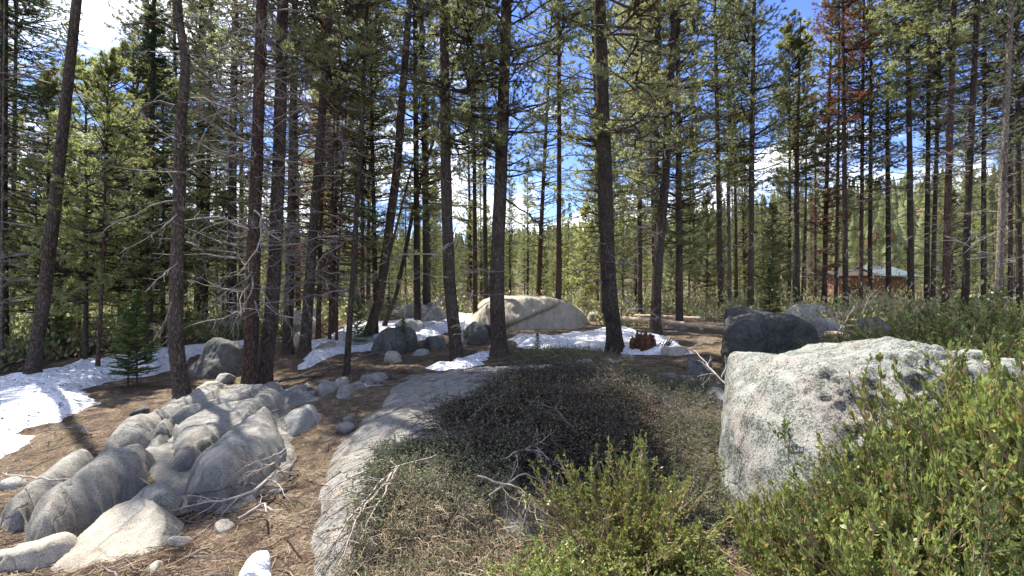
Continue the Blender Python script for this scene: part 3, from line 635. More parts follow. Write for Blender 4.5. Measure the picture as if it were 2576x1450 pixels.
def dead_branches(seed, z0, z1, nb, Lmax, mat='twig_mid', per=5, thick=1.0, elev=(-0.5, 0.35)):
    rg = np.random.default_rng(seed); z = rg.uniform(z0, z1, nb); az = rg.uniform(0, 2*np.pi, nb); Ln = Lmax*rg.uniform(0.15, 1, nb)**1.4+0.12
    P = branches(rg, z, az, Ln, rg.uniform(elev[0], elev[1], nb), rg.uniform(-0.7, 0.7, nb), 7, 0.2, 0.05)
    A = Acc(); V, Q = tubes(P, taper(P, (0.006+0.009*Ln)*thick, 0.0025), 4); A.add(V, Q)
    S = side(rg, P, per, 0.4, 5, 0.25, 0.95, (25, 75), 0.28, 0.5, 0.2); V, Q = tubes(S, taper(S, 0.0045*thick, 0.0018), 3); A.add(V, Q)
    S2 = side(rg, S, 2, 0.55, 4, 0.3, 0.95, (25, 75), 0.3, 0.5); V, Q = tubes(S2, taper(S2, 0.0028*thick, 0.0014), 3); A.add(V, Q)
    return A.build('dead_branches', [M[mat]])
def trunk_mesh(path, r0, H, taper_to, mat, sides=18, rings=46, seed=1, flare=0.55):
    """path: local (x, y, z) control points from the base; continues straight above the last"""
    pts = np.array(path, float)
    if pts[-1, 2] < H:
        d = pts[-1]-pts[-2] if len(pts) > 1 else np.array([0, 0, 1.]); d = d/d[2]; pts = np.vstack([pts, pts[-1]+d*(H-pts[-1, 2])])
    zs = np.concatenate([np.linspace(-0.35, 0.9, 10), np.linspace(1.1, H, rings-10)])
    z_ = np.clip(zs, 0, H)
    def cr(c): return np.interp(z_, pts[:, 2], pts[:, c])
    x, y = cr(0), cr(1)
    ker = np.array([1, 2, 3, 2, 1])/9.; xs = np.convolve(np.pad(x, 2, 'edge'), ker, 'valid'); ys = np.convolve(np.pad(y, 2, 'edge'), ker, 'valid')
    t = np.clip(zs/H, 0, 1); rr = r0*(1-(1-taper_to)*t)*(1+flare*np.exp(-np.clip(zs+0.15, 0, 9)/0.22))
    a = np.arange(sides)/sides*2*np.pi
    A_, Z_ = np.meshgrid(a, zs); Rr = np.repeat(rr[:, None], sides, 1)
    n = fbm(np.stack([np.cos(A_)*2.2, np.sin(A_)*2.2, Z_*1.6+seed*7], -1), 3, seed)
    rootn = vnoise(np.stack([np.cos(A_)*1.6, np.sin(A_)*1.6, np.full_like(A_, seed*3.3)], -1), seed)
    Rr = Rr*(1+0.06*n + 0.35*rootn*np.exp(-np.clip(Z_+0.1, 0, 9)/0.18))
    V = np.stack([xs[:, None]+np.cos(A_)*Rr, ys[:, None]+np.sin(A_)*Rr, Z_], -1).reshape(-1, 3)
    i = np.arange(len(zs)-1)[:, None]*sides; j = np.arange(sides)[None]; jn = (j+1) % sides
    qd = np.stack([i+j, i+jn, i+sides+jn, i+sides+j], -1).reshape(-1, 4)
    return mesh('trunk', V, [qd], [M[mat]], True)

# shared crowns: z from the ground, trees about 18 m tall
C = {
 'full_a': pine_crown(101, 3.0, 18, 230, 2.0, 7), 'full_b': pine_crown(102, 2.2, 16, 210, 2.1, 7), 'full_c': pine_crown(103, 3.8, 19, 220, 1.7, 7),
 'high_a': pine_crown(104, 6.5, 19, 190, 1.7, 7), 'high_b': pine_crown(105, 7.5, 18, 170, 1.8, 7),
 'cut_a': pine_crown(121, 4.6, 11, 150, 1.9, 9), 'cut_b': pine_crown(122, 5.2, 11.5, 140, 1.9, 9), 'cut_c': pine_crown(123, 4.4, 9.6, 110, 1.6, 8),  # cropped crowns, shaped to shade the outcrop and leave the foreground sunlit
 'cone': pine_crown(124, 5.4, 13.1, 230, 1.55, 9),
 'wide': pine_crown(106, 3.2, 13, 130, 2.6, 9),
 'young': pine_crown(107, 0.5, 6.0, 120, 1.35, 7, 9, 0.08, 0.016),
 'fir': fir_crown(108, 0.9, 15, 300, 2.0, 0.07, 0.024, 8, 8), 'fir_b': fir_crown(109, 0.5, 8, 190, 1.3, 0.06, 0.02, 8, 8),
 'sap': fir_crown(110, 0.2, 1.68, 120, 0.44, 0.045, 0.013, 6, 10, ('fir_light', 'bark'), -0.02, 7),
 'dead_crown': dead_branches(111, 2.0, 14, 190, 1.6, 'twig_mid', 6),
}
DB = [dead_branches(201, 1.6, 7.5, 46, 1.5), dead_branches(202, 1.2, 8, 60, 1.2), dead_branches(203, 2.4, 8.5, 50, 1.5, thick=0.85)]
DB_THICK = dead_branches(204, 1.3, 8.5, 150, 1.6, 'twig_mid', 6)
TR = [trunk_mesh([(0, 0, 0), (0.05, 0, 6), (-0.04, 0.03, 12), (0, 0, 18)], 0.17, 18.5, 0.2, m, 10, 22, s, 0.3) for s, m in ((1, 'bark'), (2, 'bark'), (3, 'bark_red'))]
TRS = trunk_mesh([(0, 0, 0), (0.02, 0, 3), (0, 0, 6)], 0.045, 6.1, 0.2, 'bark', 8, 16, 5, 0.2)
TRSAP = trunk_mesh([(0, 0, 0), (0.01, 0, 1), (0, 0, 1.7)], 0.016, 1.66, 0.25, 'bark', 6, 14, 6, 0.2)

def swap(o, frm, to):
    for i, s in enumerate(o.material_slots):
        if s.material == frm: s.link = 'OBJECT'; s.material = to
def near_tree(path, Y, w, label, crown=None, cz=0.0, cs=1.0, db=None, dbs=1.0, mat='bark', H=17, rz=0.0, leaves=None, group=None, name='pine_tree', taper_to=0.35, dbmat=None, flare=0.75):
    """path: (px, py) points up the trunk as seen; the tree stands at distance Y"""
    b = PX(path[0][0], path[0][1], Y); z0 = g1(b[0], Y)
    t = thing(name, label, 'tree', (b[0], Y, z0), group=group)
    loc = []
    for (px, py) in path:
        p = PX(px, py, Y); loc.append((p[0]-b[0], 0.0, p[2]-b[2]))
    loc[0] = (0, 0, 0); r0 = w/F*Y/2*F/math.hypot(F, path[0][0]-1288)*0.94
    link('trunk', trunk_mesh(loc, r0, H, taper_to, mat, 20, 60, int(abs(path[0][0])) % 97+1, flare), t)
    top = loc[-1]; tilt = math.atan2(top[0], max(top[2], 0.1))
    if crown:
        c = link('crown', C[crown], t, (math.sin(tilt)*cz, 0, cz), (0, tilt, 0), (cs, cs, cs)); c.rotation_euler = Euler((0, tilt, rz), 'XYZ')
        if leaves: swap(c, M['pine'] if 'fir' not in crown else M['fir'], M[leaves])
    if db is not None:
        d = link('dead_branches', db, t, (0, 0, 0), (0, tilt, rz*1.7), (dbs, dbs, 1))
        if dbmat: swap(d, M['twig_mid'], M[dbmat])
    return t

near = near_tree
near([(10,945),(8,500),(12,0)], 11.5, 30, 'tall dark fir cut by the left picture edge with layered green boughs', 'fir', 1.6, 1.0, None, name='fir_tree', H=17)
near([(30,880),(36,400),(42,0)], 14.5, 16, 'thin dark pine just behind the fir at the left edge', 'high_a', -1, 1, DB[0])
near([(78,975),(120,700),(160,330),(195,0)], 9.0, 44, 'bare leaning pine trunk rising out of the left snow', 'cut_c', 9.5, 0.6, DB[0], 1.1, H=15, rz=1.1)
near([(245,940),(258,700),(264,480)], 9.6, 13, 'thin brown pine in the snow with pale green foliage above', 'young', 1.4, 0.85, None, mat='bark_red', H=6.3, leaves='pine_light', taper_to=0.3)
near([(460,1003),(441,880),(447,600),(456,300),(470,165),(448,60),(446,0)], 7.6, 45, 'grey pine trunk with a kink near its top beside the arched slab', None, 4.0, 0.6, DB[2], 1.0, H=9.6, rz=2.0, taper_to=0.3)
near([(628,985),(640,600),(650,300),(659,0)], 8.3, 42, 'red brown trunk at the left of the bunched trunks', 'cut_a', 8.0, 0.42, DB_THICK, 1.0, 'bark_red', 12.7, 0.5, taper_to=0.45)
near([(664,985),(690,725),(703,400),(712,0)], 8.7, 42, 'grey trunk with broken stubs, second in the bunched trunks', 'cut_b', 7.4, 0.6, DB_THICK, 0.9, 'bark', 14.4, 2.6, taper_to=0.45)
near([(722,900),(732,600),(742,0)], 11.5, 28, 'dark trunk half hidden behind the stubby grey trunk', 'cut_b', 0.8, 1.1, DB[1], 1.0, 'bark', 13.5, 4)
near([(766,906),(780,700),(806,350),(832,0)], 11.0, 31, 'dark trunk leaning right, last of the bunched trunks', 'cut_a', 2.2, 1.08, DB_THICK, 1.0, 'bark', 14, 1.3, taper_to=0.3)
near([(871,950),(886,725),(904,430),(925,0)], 8.9, 17, 'very slim dark trunk leaning right before the open snow', 'cut_b', 0.5, 0.88, DB[0], 0.8, 'bark', 10.6, 5, taper_to=0.35)  # crown added above the slim trunk to shade the outcrop
near([(922,832),(957,720),(999,400),(1025,50)], 13.6, 28, 'leaning pine behind the slim dark trunk', 'full_c', 0.5, 0.95, DB[1], 1.2, 'bark', 17, 2)
near([(925,945),(945,850),(962,780),(985,690)], 12.2, 12, 'thin reddish leaning stem with drooping pale branches', None, 0, 1, DB[1], 0.6, 'bark_red', 5, 0.7, name='dead_tree', dbmat='twig_pale')
near([(962,812),(998,720),(1046,480),(1100,300),(1170,60)], 15.5, 13, 'dead pole leaning far to the right behind the left central trunk', None, 0, 1, DB[0], 1.0, 'bark', 12, 0.3, name='dead_tree')
near([(1152,913),(1131,725),(1122,450),(1116,0)], 10.0, 35, 'left central trunk, dark and slightly bent at its foot', 'cut_c', 0, 1.0, DB[1], 1.2, 'bark', 10.5, 3, taper_to=0.5)
near([(1256,902),(1249,725),(1260,450),(1275,0)], 10.5, 40, 'middle central trunk standing on a flared foot by a snow patch', 'wide', 1.2, 0.85, DB[2], 1.3, 'bark', 12.4, 0.2, taper_to=0.5)
near([(1549,892),(1532,725),(1519,350),(1507,0)], 10.5, 42, 'thick right central trunk rising at the edge of the snow', 'high_b', -4.2, 1.15, DB[1], 1.2, 'bark', 18, 1.9, taper_to=0.5)
near([(1649,843),(1652,700),(1674,450),(1696,0)], 13.0, 28, 'straight dark trunk behind the rotten red stump', 'full_b', 1.3, 1.1, DB[2], 1.1, 'bark', 18, 4.4, taper_to=0.4)
near([(1610,800),(1608,400),(1606,0)], 19, 14, 'slim grey trunk between the two right central trunks', 'full_c', 1.0, 1.0, DB[0], 1.3, 'bark', 18, 3.4, leaves='pine_dark')
near([(1813,788),(1808,500),(1798,0)], 19, 16, 'brown trunk above the left shoulder of the black boulder', 'full_a', 1.5, 1.1, DB[1], 1.3, 'bark_red', 18, 5.4)
near([(1835,790),(1832,500),(1836,200)], 21, 12, 'thin tan trunk paired with the brown one near the black boulder', 'high_b', -2, 1.0, None, 1.0, 'bark_pale', 18, 1.4)
near([(1888,785),(1891,400),(1897,0)], 18, 18, 'straight dark trunk right of the brown pair', 'full_b', 2.0, 0.95, DB[2], 1.4, 'bark', 18, 2.4)
near([(2003,772),(2004,400),(2012,130)], 21, 22, 'complete conical pine with its tip against the blue sky gap', 'cone', 0.0, 1.0, DB[0], 1.2, 'bark', 13.0, 2.9, taper_to=0.12)
near([(1985,775),(1987,500),(1986,300)], 23, 10, 'thin trunk just left of the conical pine', 'high_a', -4, 0.8, None, 1.0, 'bark', 14, 0.9)
near([(2016,770),(2025,560),(2030,300)], 22, 7, 'pole thin leaning trunk just right of the conical pine', None, 0, 1, DB[1], 0.7, 'bark', 9, 2.2)
near([(2050,775),(2051,500),(2052,350)], 24, 9, 'thin brown pole in the gap right of the conical pine', None, 0, 1, DB[1], 1.0, 'bark_red', 11, 1.2)
near([(2073,778),(2079,500),(2084,330)], 22, 16, 'brownish trunk left of the rusty topped pine', 'high_b', -4, 0.75, DB[1], 1.2, 'bark_red', 14, 5.2, leaves='rust')
near([(2102,778),(2108,450),(2110,200)], 21, 12, 'dark thin trunk touching the rusty topped pine', 'high_b', -2, 0.9, None, 1.2, 'bark', 14, 2.2)
near([(2128,778),(2124,400),(2120,0)], 19, 17, 'pine with rust red dying needles against the blue sky', 'full_a', 4.6, 0.85, DB[0], 1.5, 'bark', 19, 1.1, leaves='rust', taper_to=0.25)
near([(2165,778),(2169,400),(2173,0)], 20, 13, 'reddish thin trunk in front of the brown cabin deck', 'high_a', -2, 0.9, None, 1.2, 'bark_red', 19, 4.1)
near([(2188,775),(2190,400),(2192,0)], 21, 14, 'dark trunk in front of the middle of the cabin', 'full_a', 3.5, 0.9, DB[1], 1.2, 'bark', 19, 3.1)
near([(2236,770),(2233,400),(2230,0)], 20, 16, 'trunk with small greenery just left of the cabin gable', 'high_b', -2.5, 1.0, DB[2], 1.0, 'bark_lichen', 19, 1.9)
near([(2292,768),(2289,400),(2282,0)], 17.5, 20, 'dark trunk with pale broken limbs in front of the cabin roof', 'full_c', 4.0, 1.0, DB[1], 1.3, 'bark', 19, 0.4, leaves='pine_light')
near([(2331,768),(2333,500),(2336,200)], 18, 17, 'left trunk of the close pair beside the cabin roof', 'high_a', -0.5, 1.0, None, 1.3, 'bark', 18, 2.4)
near([(2346,768),(2352,500),(2361,200)], 18.5, 15, 'right trunk of the close pair beside the cabin roof', 'high_b', -1.5, 1.0, DB[1], 1.0, 'bark', 18, 5.4)
near([(2377,752),(2386,400),(2399,0)], 13.5, 23, 'stout brown trunk lit on one side rising behind the tall shrub', 'high_a', 0.0, 1.0, DB[0], 1.0, 'bark_red', 18, 1.4, taper_to=0.35, leaves='pine_light')
near([(2426,752),(2437,400),(2456,0)], 13.0, 23, 'dark trunk leaning right behind the tall shrub', 'high_b', -0.2, 1.0, DB[1], 1.1, 'bark', 18, 3.0, taper_to=0.3)
near([(2474,755),(2475,400),(2478,0)], 16, 17, 'trunk with a twisted pale dead limb between two leaning trunks', 'full_b', 3.2, 1.0, DB[2], 1.1, 'bark', 18, 2.0, leaves='pine_dark')
near([(2508,752),(2522,400),(2541,0)], 12.0, 25, 'smooth pale trunk, brightest on the right side', None, 0, 1.0, DB[0], 0.6, 'bark_pale', 16, 3.7, taper_to=0.3, flare=0.3)
near([(2541,760),(2543,400),(2546,0)], 16.5, 15, 'brown trunk directly behind the smooth pale trunk', 'full_a', 3.4, 0.9, DB[1], 0.9, 'bark_red', 18, 0.8, leaves='rust')
near([(2566,760),(2562,500),(2560,0)], 14.5, 20, 'trunk coated in yellow lichen at the right picture edge', 'full_b', 2.8, 0.9, DB[1], 0.9, 'bark_lichen', 18, 0.1, leaves='pine_dark')
near([(499,806),(503,600),(505,300)], 19, 27, 'thick dark trunk behind the long cracked boulder', 'full_b', 3, 1.1, DB[1], 1.2, 'bark', 18, 0.1)
near([(800,842),(806,600),(810,450)], 13.4, 14, 'dead fir with rust brown needles behind the bunched trunks', 'fir_b', 0.8, 1.15, None, 1.0, 'bark_red', 10, 0.1, leaves='rust', name='fir_tree')
near([(829,862),(832,700),(835,560)], 12.8, 9, 'left pole of two thin brown poles in the snow', None, 0, 1.0, DB[0], 0.5, 'bark_red', 8, 0.1, name='dead_tree')
near([(846,866),(849,700),(856,560)], 12.6, 8, 'right pole of two thin brown poles in the snow', None, 0, 1.0, DB[1], 0.5, 'bark_red', 8, 0.1, name='dead_tree')
near([(375,910),(377,700),(380,500)], 12, 22, 'dark trunk with low boughs behind the little firs', 'fir_b', 1.5, 1.0, DB[1], 0.7, 'bark', 12, 0.1, name='fir_tree')
near([(5,930),(4,700),(6,500)], 10.5, 10, 'thin tan trunk at the very left edge in front of the fir', None, 0, 1.0, DB[1], 0.6, 'bark_pale', 9, 0.1)

near([(838,846),(842,600),(846,450)], 14.2, 11, 'dead fir with rust brown needles right of the last bunched trunk', 'fir_b', 0.9, 1.05, None, 1.0, 'bark_red', 10, 1.6, leaves='rust', name='fir_tree')
# saplings
for (px, py, Y, s, lab) in [(322, 985, 8.3, 0.80, 'shorter of two little firs at the snow edge'), (345, 990, 8.2, 1.0, 'taller of two little firs at the snow edge'),
                            (1935, 800, 16, 1.15, 'bright green young fir behind the black boulder'), (145, 905, 11.5, 0.8, 'small pale fir behind the leaning bare trunk'),
                            (1015, 880, 11.5, 0.5, 'tiny fir beside the dark snow capped boulder'), (1352, 898, 10.4, 0.30, 'tiny fir in the ground cover below the split boulder'), (900, 850, 12, 0.85, 'light green young fir at the near edge of the central snow')]:
    X = (px-1288)/F*Y; t = thing('young_fir', lab, 'tree', (X, Y, g1(X, Y)), (0, 0, px*0.1), (s*0.9, s*0.9, s))
    link('trunk', TRSAP, t); c = link('crown', C['sap'], t)
    if px in (1370, 1450): swap(c, M['fir_light'], M['fir'])

# generic trees of the forest behind
BG = np.random.default_rng(77)
placed = [(0, 0)]
REFS = [(20, 'the fir at the left edge'), (130, 'the leaning bare trunk'), (255, 'the thin brown snow pine'), (450, 'the kinked trunk'), (640, 'the red brown trunk'), (700, 'the stubby grey trunk'), (790, 'the last bunched trunk'),
        (890, 'the very slim dark trunk'), (980, 'the leaning pine'), (1130, 'the left central trunk'), (1255, 'the middle central trunk'), (1400, 'the split boulder'), (1530, 'the right central trunk'), (1660, 'the trunk behind the stump'),
        (1815, 'the brown trunk pair'), (1892, 'the straight dark trunk'), (2005, 'the conical pine'), (2122, 'the rusty topped pine'), (2235, 'the cabin'), (2340, 'the close trunk pair'), (2385, 'the stout brown trunk'), (2440, 'the right leaning trunk'), (2520, 'the smooth pale trunk')]
def zone(px):
    k = min(REFS, key=lambda r: abs(r[0]-px)); return ('left of ' if px < k[0] else 'right of ')+k[1]
def side_of(px): return 'behind the left snow' if px < 640 else 'behind the central trunks' if px < 1600 else 'behind the boulders on the right'
def bg_tree(px, Y, H, crown, leaves, tr, distname, cz=0.0):
    X = (px-1288)/F*Y; s = H/18.0
    tone = {None: 'olive green', 'pine_dark': 'dark green', 'pine_light': 'pale green'}[None if leaves is None else str(leaves)]
    t = thing('pine_tree', f'{tone} {distname} {zone(px)}', 'tree', (X, Y, g1(X, Y)-0.05), (BG.normal(0, 0.012), BG.normal(0, 0.02), BG.uniform(0, 6.28)), (s, s, s), group=f'{distname} {side_of(px)}')
    link('trunk', tr, t, scale=(BG.uniform(0.55, 0.95),)*2+(1,)); c = link('crown', C[crown], t, (0, 0, cz))
    if leaves: swap(c, M['fir'] if 'fir' in crown else M['pine'], M[leaves])
    return t
def place(n, Y0, Y1, px0, px1, mind, fn):
    k = 0; tries = 0
    while k < n and tries < 4000:
        tries += 1; Y = math.sqrt(BG.uniform(Y0**2, Y1**2)); px = BG.uniform(px0, px1); X = (px-1288)/F*Y
        if 2060 < px < 2330 and 21 < Y < 44: continue
        if any((X-a)**2+(Y-b)**2 < mind**2 for a, b in placed): continue
        placed.append((X, Y)); fn(px, Y); k += 1
def f_mid(px, Y):
    right = px > 1930
    if right: bg_tree(px, Y, BG.uniform(14, 19), BG.choice(['high_a', 'high_b']), BG.choice([None, 'pine_dark', 'pine_light']), TR[BG.integers(3)], 'high crowned pine of the middle wood', -0.5)
    else: bg_tree(px, Y, BG.uniform(13, 20), BG.choice(['full_a', 'full_b', 'full_c', 'high_a']), BG.choice([None, None, 'pine_dark', 'pine_light']), TR[BG.integers(3)], 'tall pine of the middle wood')
place(12, 13.5, 18, 330, 1900, 1.6, f_mid)
place(34, 17, 36, -150, 1880, 2.0, f_mid)
place(11, 24, 40, 1960, 2750, 2.4, f_mid)
def f_far(px, Y):
    H = BG.uniform(9, 15) if px < 1900 else BG.uniform(6.5, 9.5)
    bg_tree(px, Y, H, BG.choice(['full_a', 'full_b', 'full_b', 'fir', 'full_c']), BG.choice([None, 'pine_dark', 'pine_light', 'pine_light']), TR[BG.integers(3)], 'far pine')
place(165, 30, 80, -250, 2850, 1.9, f_far)
def f_low(px, Y): bg_tree(px, Y, BG.uniform(6, 9.5), BG.choice(['full_b', 'full_a']), BG.choice([None, 'pine_light', 'pine_light']), TR[BG.integers(3)], 'short bushy pine')
place(34, 24, 44, 950, 2090, 1.6, f_low)
place(12, 24, 44, 2330, 2650, 1.6, f_low)
def f_young(px, Y):
    X = (px-1288)/F*Y; s = BG.uniform(0.5, 1.0); z = zone(px); fir = BG.random() < 0.45
    t = thing('young_tree', f'young bushy {"fir" if fir else "pine"} {"near the clearing" if Y < 30 else "deep in the wood"} {z}', 'tree', (X, Y, g1(X, Y)), (0, 0, BG.uniform(0, 6)), (s, s, s), group=f'young trees {side_of(px)}')
    link('trunk', TRS, t); c = link('crown', C['fir_b'] if fir else C['young'], t, scale=(0.75, 0.75, 0.75) if fir else (1, 1, 1))
    swap(c, M['fir'] if fir else M['pine'], M[BG.choice(['fir', 'fir_light'])] if fir else M[BG.choice(['pine_light', 'pine'])])
place(130, 17, 60, -150, 2700, 1.2, f_young)
for (px, py, Y, s) in [(90, 890, 12.5, 0.85), (200, 875, 14, 0.9), (300, 870, 14, 0.8), (215, 880, 10.8, 1.15), (335, 880, 12.2, 1.3), (120, 880, 12, 1.2), (410, 880, 13, 1.25), (560, 820, 17, 0.8), (150, 880, 16, 1.1)]:
    YL = {90: 'left of the leaning bare trunk', 200: 'deep behind the thin brown snow pine', 300: 'behind the taller little fir', 215: 'close by the thin brown snow pine', 335: 'tallest, behind the two little firs', 120: 'right behind the leaning bare trunk',
          410: 'just left of the kinked trunk', 560: 'behind the long cracked boulder', 150: 'far behind the leaning bare trunk', 430: 'at the shaded boulder by the snow edge'}
    X = (px-1288)/F*Y; t = thing('young_tree', 'light green young pine '+YL.get(px, 'at the snow edge'), 'tree', (X, Y, g1(X, Y)), (0, 0, px), (s, s, s), group='young pines at the snow edge')
    link('trunk', TRS, t); c = link('crown', C['young'], t); swap(c, M['pine'], M['pine_light'])

# far wooded hill: one mass
def forest_mass():
    rg = np.random.default_rng(5); A = Acc(); n = 1500
    th = np.radians(rg.uniform(-58, 58, n)); r = np.sqrt(rg.uniform(95**2, 260**2, n)); x = r*np.sin(th); y = r*np.cos(th); z = gz(x, y, False)
    H = rg.uniform(8, 14, n)
    for lv in range(5):
        f0 = 0.12+lv*0.17; f1 = f0+0.30; k = 9; a = np.arange(k)/k*2*np.pi
        rr = (2.0*(1-f0)+0.2)*rg.uniform(0.6, 1.3, (n, k)); zz = z[:, None]+H[:, None]*(f0+rg.uniform(-0.04, 0.04, (n, k)))
        ring = np.stack([x[:, None]+np.cos(a)*rr, y[:, None]+np.sin(a)*rr, zz], -1); apex = np.stack([x, y, z+H*min(f1, 1.0)], -1)
        V = np.concatenate([ring, apex[:, None]], 1).reshape(-1, 3); b = np.arange(n)[:, None]*(k+1); j = np.arange(k)
        T = np.stack([b+j, b+(j+1) % k, np.broadcast_to(b+k, (n, k))], -1).reshape(-1, 3); A.add(V, T)
    link('far_forest', A.build('far_forest', [M['pine']]), kind='stuff', label='distant wooded hillside seen between the trunks', cat='forest')
forest_mass()

# ------------------------------------------------------------------ shrubs
def leaf_quads(rg, p, d, l, w):
    n = len(p); l = (l*rg.uniform(0.7, 1.2, n))[:, None]; s = unit(np.cross(d, rg.normal(size=(n, 3))))*w/2*rg.uniform(0.8, 1.2, n)[:, None]
    up = unit(np.cross(s, d))*0.15*l
    V = np.stack([p, p+d*l*0.5+s-up*0.4, p+d*l, p+d*l*0.5-s-up*0.4], 1).reshape(-1, 3); b = np.arange(n)[:, None]*4
    T = np.concatenate([b+np.array([0, 1, 2]), b+np.array([0, 2, 3])]); return V, T
def leafy_shrub(seed, rad_, H, ns=70, per=8, lv=15, ll=0.033, lw=0.016, lean=(0, 0), mats=('leaf', 'twig_red')):
    rg = np.random.default_rng(seed); n = ns
    b = rg.normal(0, rad_*0.28, (n, 2)); az = np.arctan2(b[:, 1], b[:, 0])+rg.normal(0, 0.5, n); el = np.radians(rg.uniform(35, 88, n))
    L_ = H*rg.uniform(0.6, 1.15, n)
    P = branches(rg, np.zeros(n), az, L_, el, rg.uniform(-0.3, 0.4, n), 7, 0.13); P[..., :2] += b[:, None]
    P[..., 0] += lean[0]*P[..., 2]; P[..., 1] += lean[1]*P[..., 2]
    A = Acc(); V, Q = tubes(P, taper(P, 0.007, 0.002), 4); A.add(V, Q, 1)
    S = side(rg, P, per, 0.42, 5, 0.25, 0.98, (20, 50), 0.15, 0.3, -0.5, L_); S[..., 2] = np.maximum(S[..., 2], 0.02)
    V, Q = tubes(S, taper(S, 0.003, 0.0014), 3); A.add(V, Q, 1)
    idx = np.repeat(np.arange(len(S)), lv); t = rg.uniform(0.25, 1.0, len(idx)); p, d = at_t(S[idx], t)
    d = unit(d*1.0 + rg.normal(0, 0.55, d.shape)+np.array([0, 0, 0.35])); V, T = leaf_quads(rg, p, d, ll, lw); A.add(V, T, 0)
    i2 = np.repeat(np.arange(len(P)), 16); t2 = rg.uniform(0.55, 1, len(i2)); p, d = at_t(P[i2], t2); d = unit(d+rg.normal(0, 0.6, d.shape)); V, T = leaf_quads(rg, p, d, ll, lw); A.add(V, T, 0)
    return A
SH = []
for s, r_, h_, ns in ((301, 0.42, 0.62, 75), (302, 0.5, 0.75, 85), (303, 0.38, 0.5, 65)):
    A = leafy_shrub(s, r_, h_, ns)
    stems = Acc(); leaves = Acc()
    V = np.concatenate(A.V); off = 0
    # split into two parts sharing the thing
    qs = np.concatenate(A.Q); ts = np.concatenate(A.T)
    def sub(F_, m):
        used = np.unique(F_); rm = np.zeros(len(V), int); rm[used] = np.arange(len(used)); return mesh('part', V[used], [rm[F_]], [m])
    SH.append((sub(qs, M['twig_red']), sub(ts, M['leaf'])))
def shrub(px, Y, py=None, kind=0, s=1.0, rz=0.0, label='', leaves=None, z=None, tilt=(0, 0), sz=1.0, group=None):
    X = (px-1288)/F*Y; z = g1(X, Y)-0.03 if z is None else z
    t = thing('manzanita_shrub', label, 'shrub', (X, Y, z), (tilt[0], tilt[1], rz), (s, s, s*sz), group=group)
    link('stems', SH[kind][0], t); c = link('leaves', SH[kind][1], t)
    if leaves: swap(c, M['leaf'], M[leaves])
# bottom centre
for k, (px, Y, kd, s, sz, lab) in enumerate([
    (1590, 2.55, 1, 0.72, 0.95, 'tallest leafy stem clump of the bottom centre shrub'),
    (1430, 2.2, 0, 0.62, 0.62, 'left arm of the bottom centre shrub reaching over bleached twigs'),
    (1690, 2.3, 2, 0.72, 0.75, 'right arm of the bottom centre shrub beside the big boulder'),
    (1540, 1.9, 0, 0.72, 0.62, 'nearest clump of the bottom centre shrub at the picture edge'),
    (1640, 1.8, 2, 0.72, 0.55, 'low clump in front of the big boulder foot')]):
    shrub(px, Y, kind=kd, s=s, rz=k*1.3, label=lab, sz=sz)
# right foreground mass over the boulder face: (px, Y, kind, top py, scale, leaves)
RS = [(2040, 2.15, 2, 1290, 0.6, None), (2215, 2.15, 1, 1240, 0.75, None), (2330, 2.2, 1, 1130, 0.85, 'leaf_dark'),
      (2370, 2.0, 2, 1210, 0.85, None), (2440, 2.25, 1, 1020, 0.95, None), (2470, 2.0, 0, 1080, 0.95, 'leaf_dark'), (2560, 2.3, 1, 950, 1.05, None), (2570, 2.1, 2, 1020, 1.0, None), (2670, 2.3, 1, 930, 1.15, 'leaf_dark'),
      (2290, 1.7, 0, 1340, 0.78, None), (2450, 1.75, 1, 1250, 0.82, 'leaf_dark'), (2600, 1.85, 0, 1180, 0.88, None), (2720, 2.1, 1, 1010, 1.0, None), (2740, 2.4, 0, 900, 1.2, 'leaf_dark')]
RL = ['with thin stems against the left corner of the big boulder', 'reaching halfway up the middle of the boulder face', 'tall, against the pitted boulder face',
      'in front of the pitted boulder face', 'tall, over the right end of the boulder', 'in front of the right end of the boulder', 'tall, right of the boulder below the small rock tip', 'halfway up the right picture edge', 'highest at the right picture edge',
      'at the bottom edge below the middle of the boulder', 'at the bottom edge below the right end of the boulder', 'in the bottom right corner', 'outermost at the right edge', 'behind the highest one at the right edge']
HK = {0: 0.66, 1: 0.80, 2: 0.53}
for k, (px, Y, kd, ty, s, lf) in enumerate(RS):
    sz = 0.80*(EZ-(ty-725)/F*Y)/HK[kd]/s
    where = 'in front of the lower left corner of the big boulder' if px < 2100 else 'covering the front of the big boulder' if px < 2360 else 'hiding the right end of the big boulder' if px < 2520 else 'at the right picture edge'
    shrub(px, Y, kind=kd, s=s, rz=k*0.9, leaves=lf, sz=sz, tilt=(0, -0.1), label=f'{"dark" if lf else "bright"} green manzanita {RL[k]}', group=f'manzanita {where}')
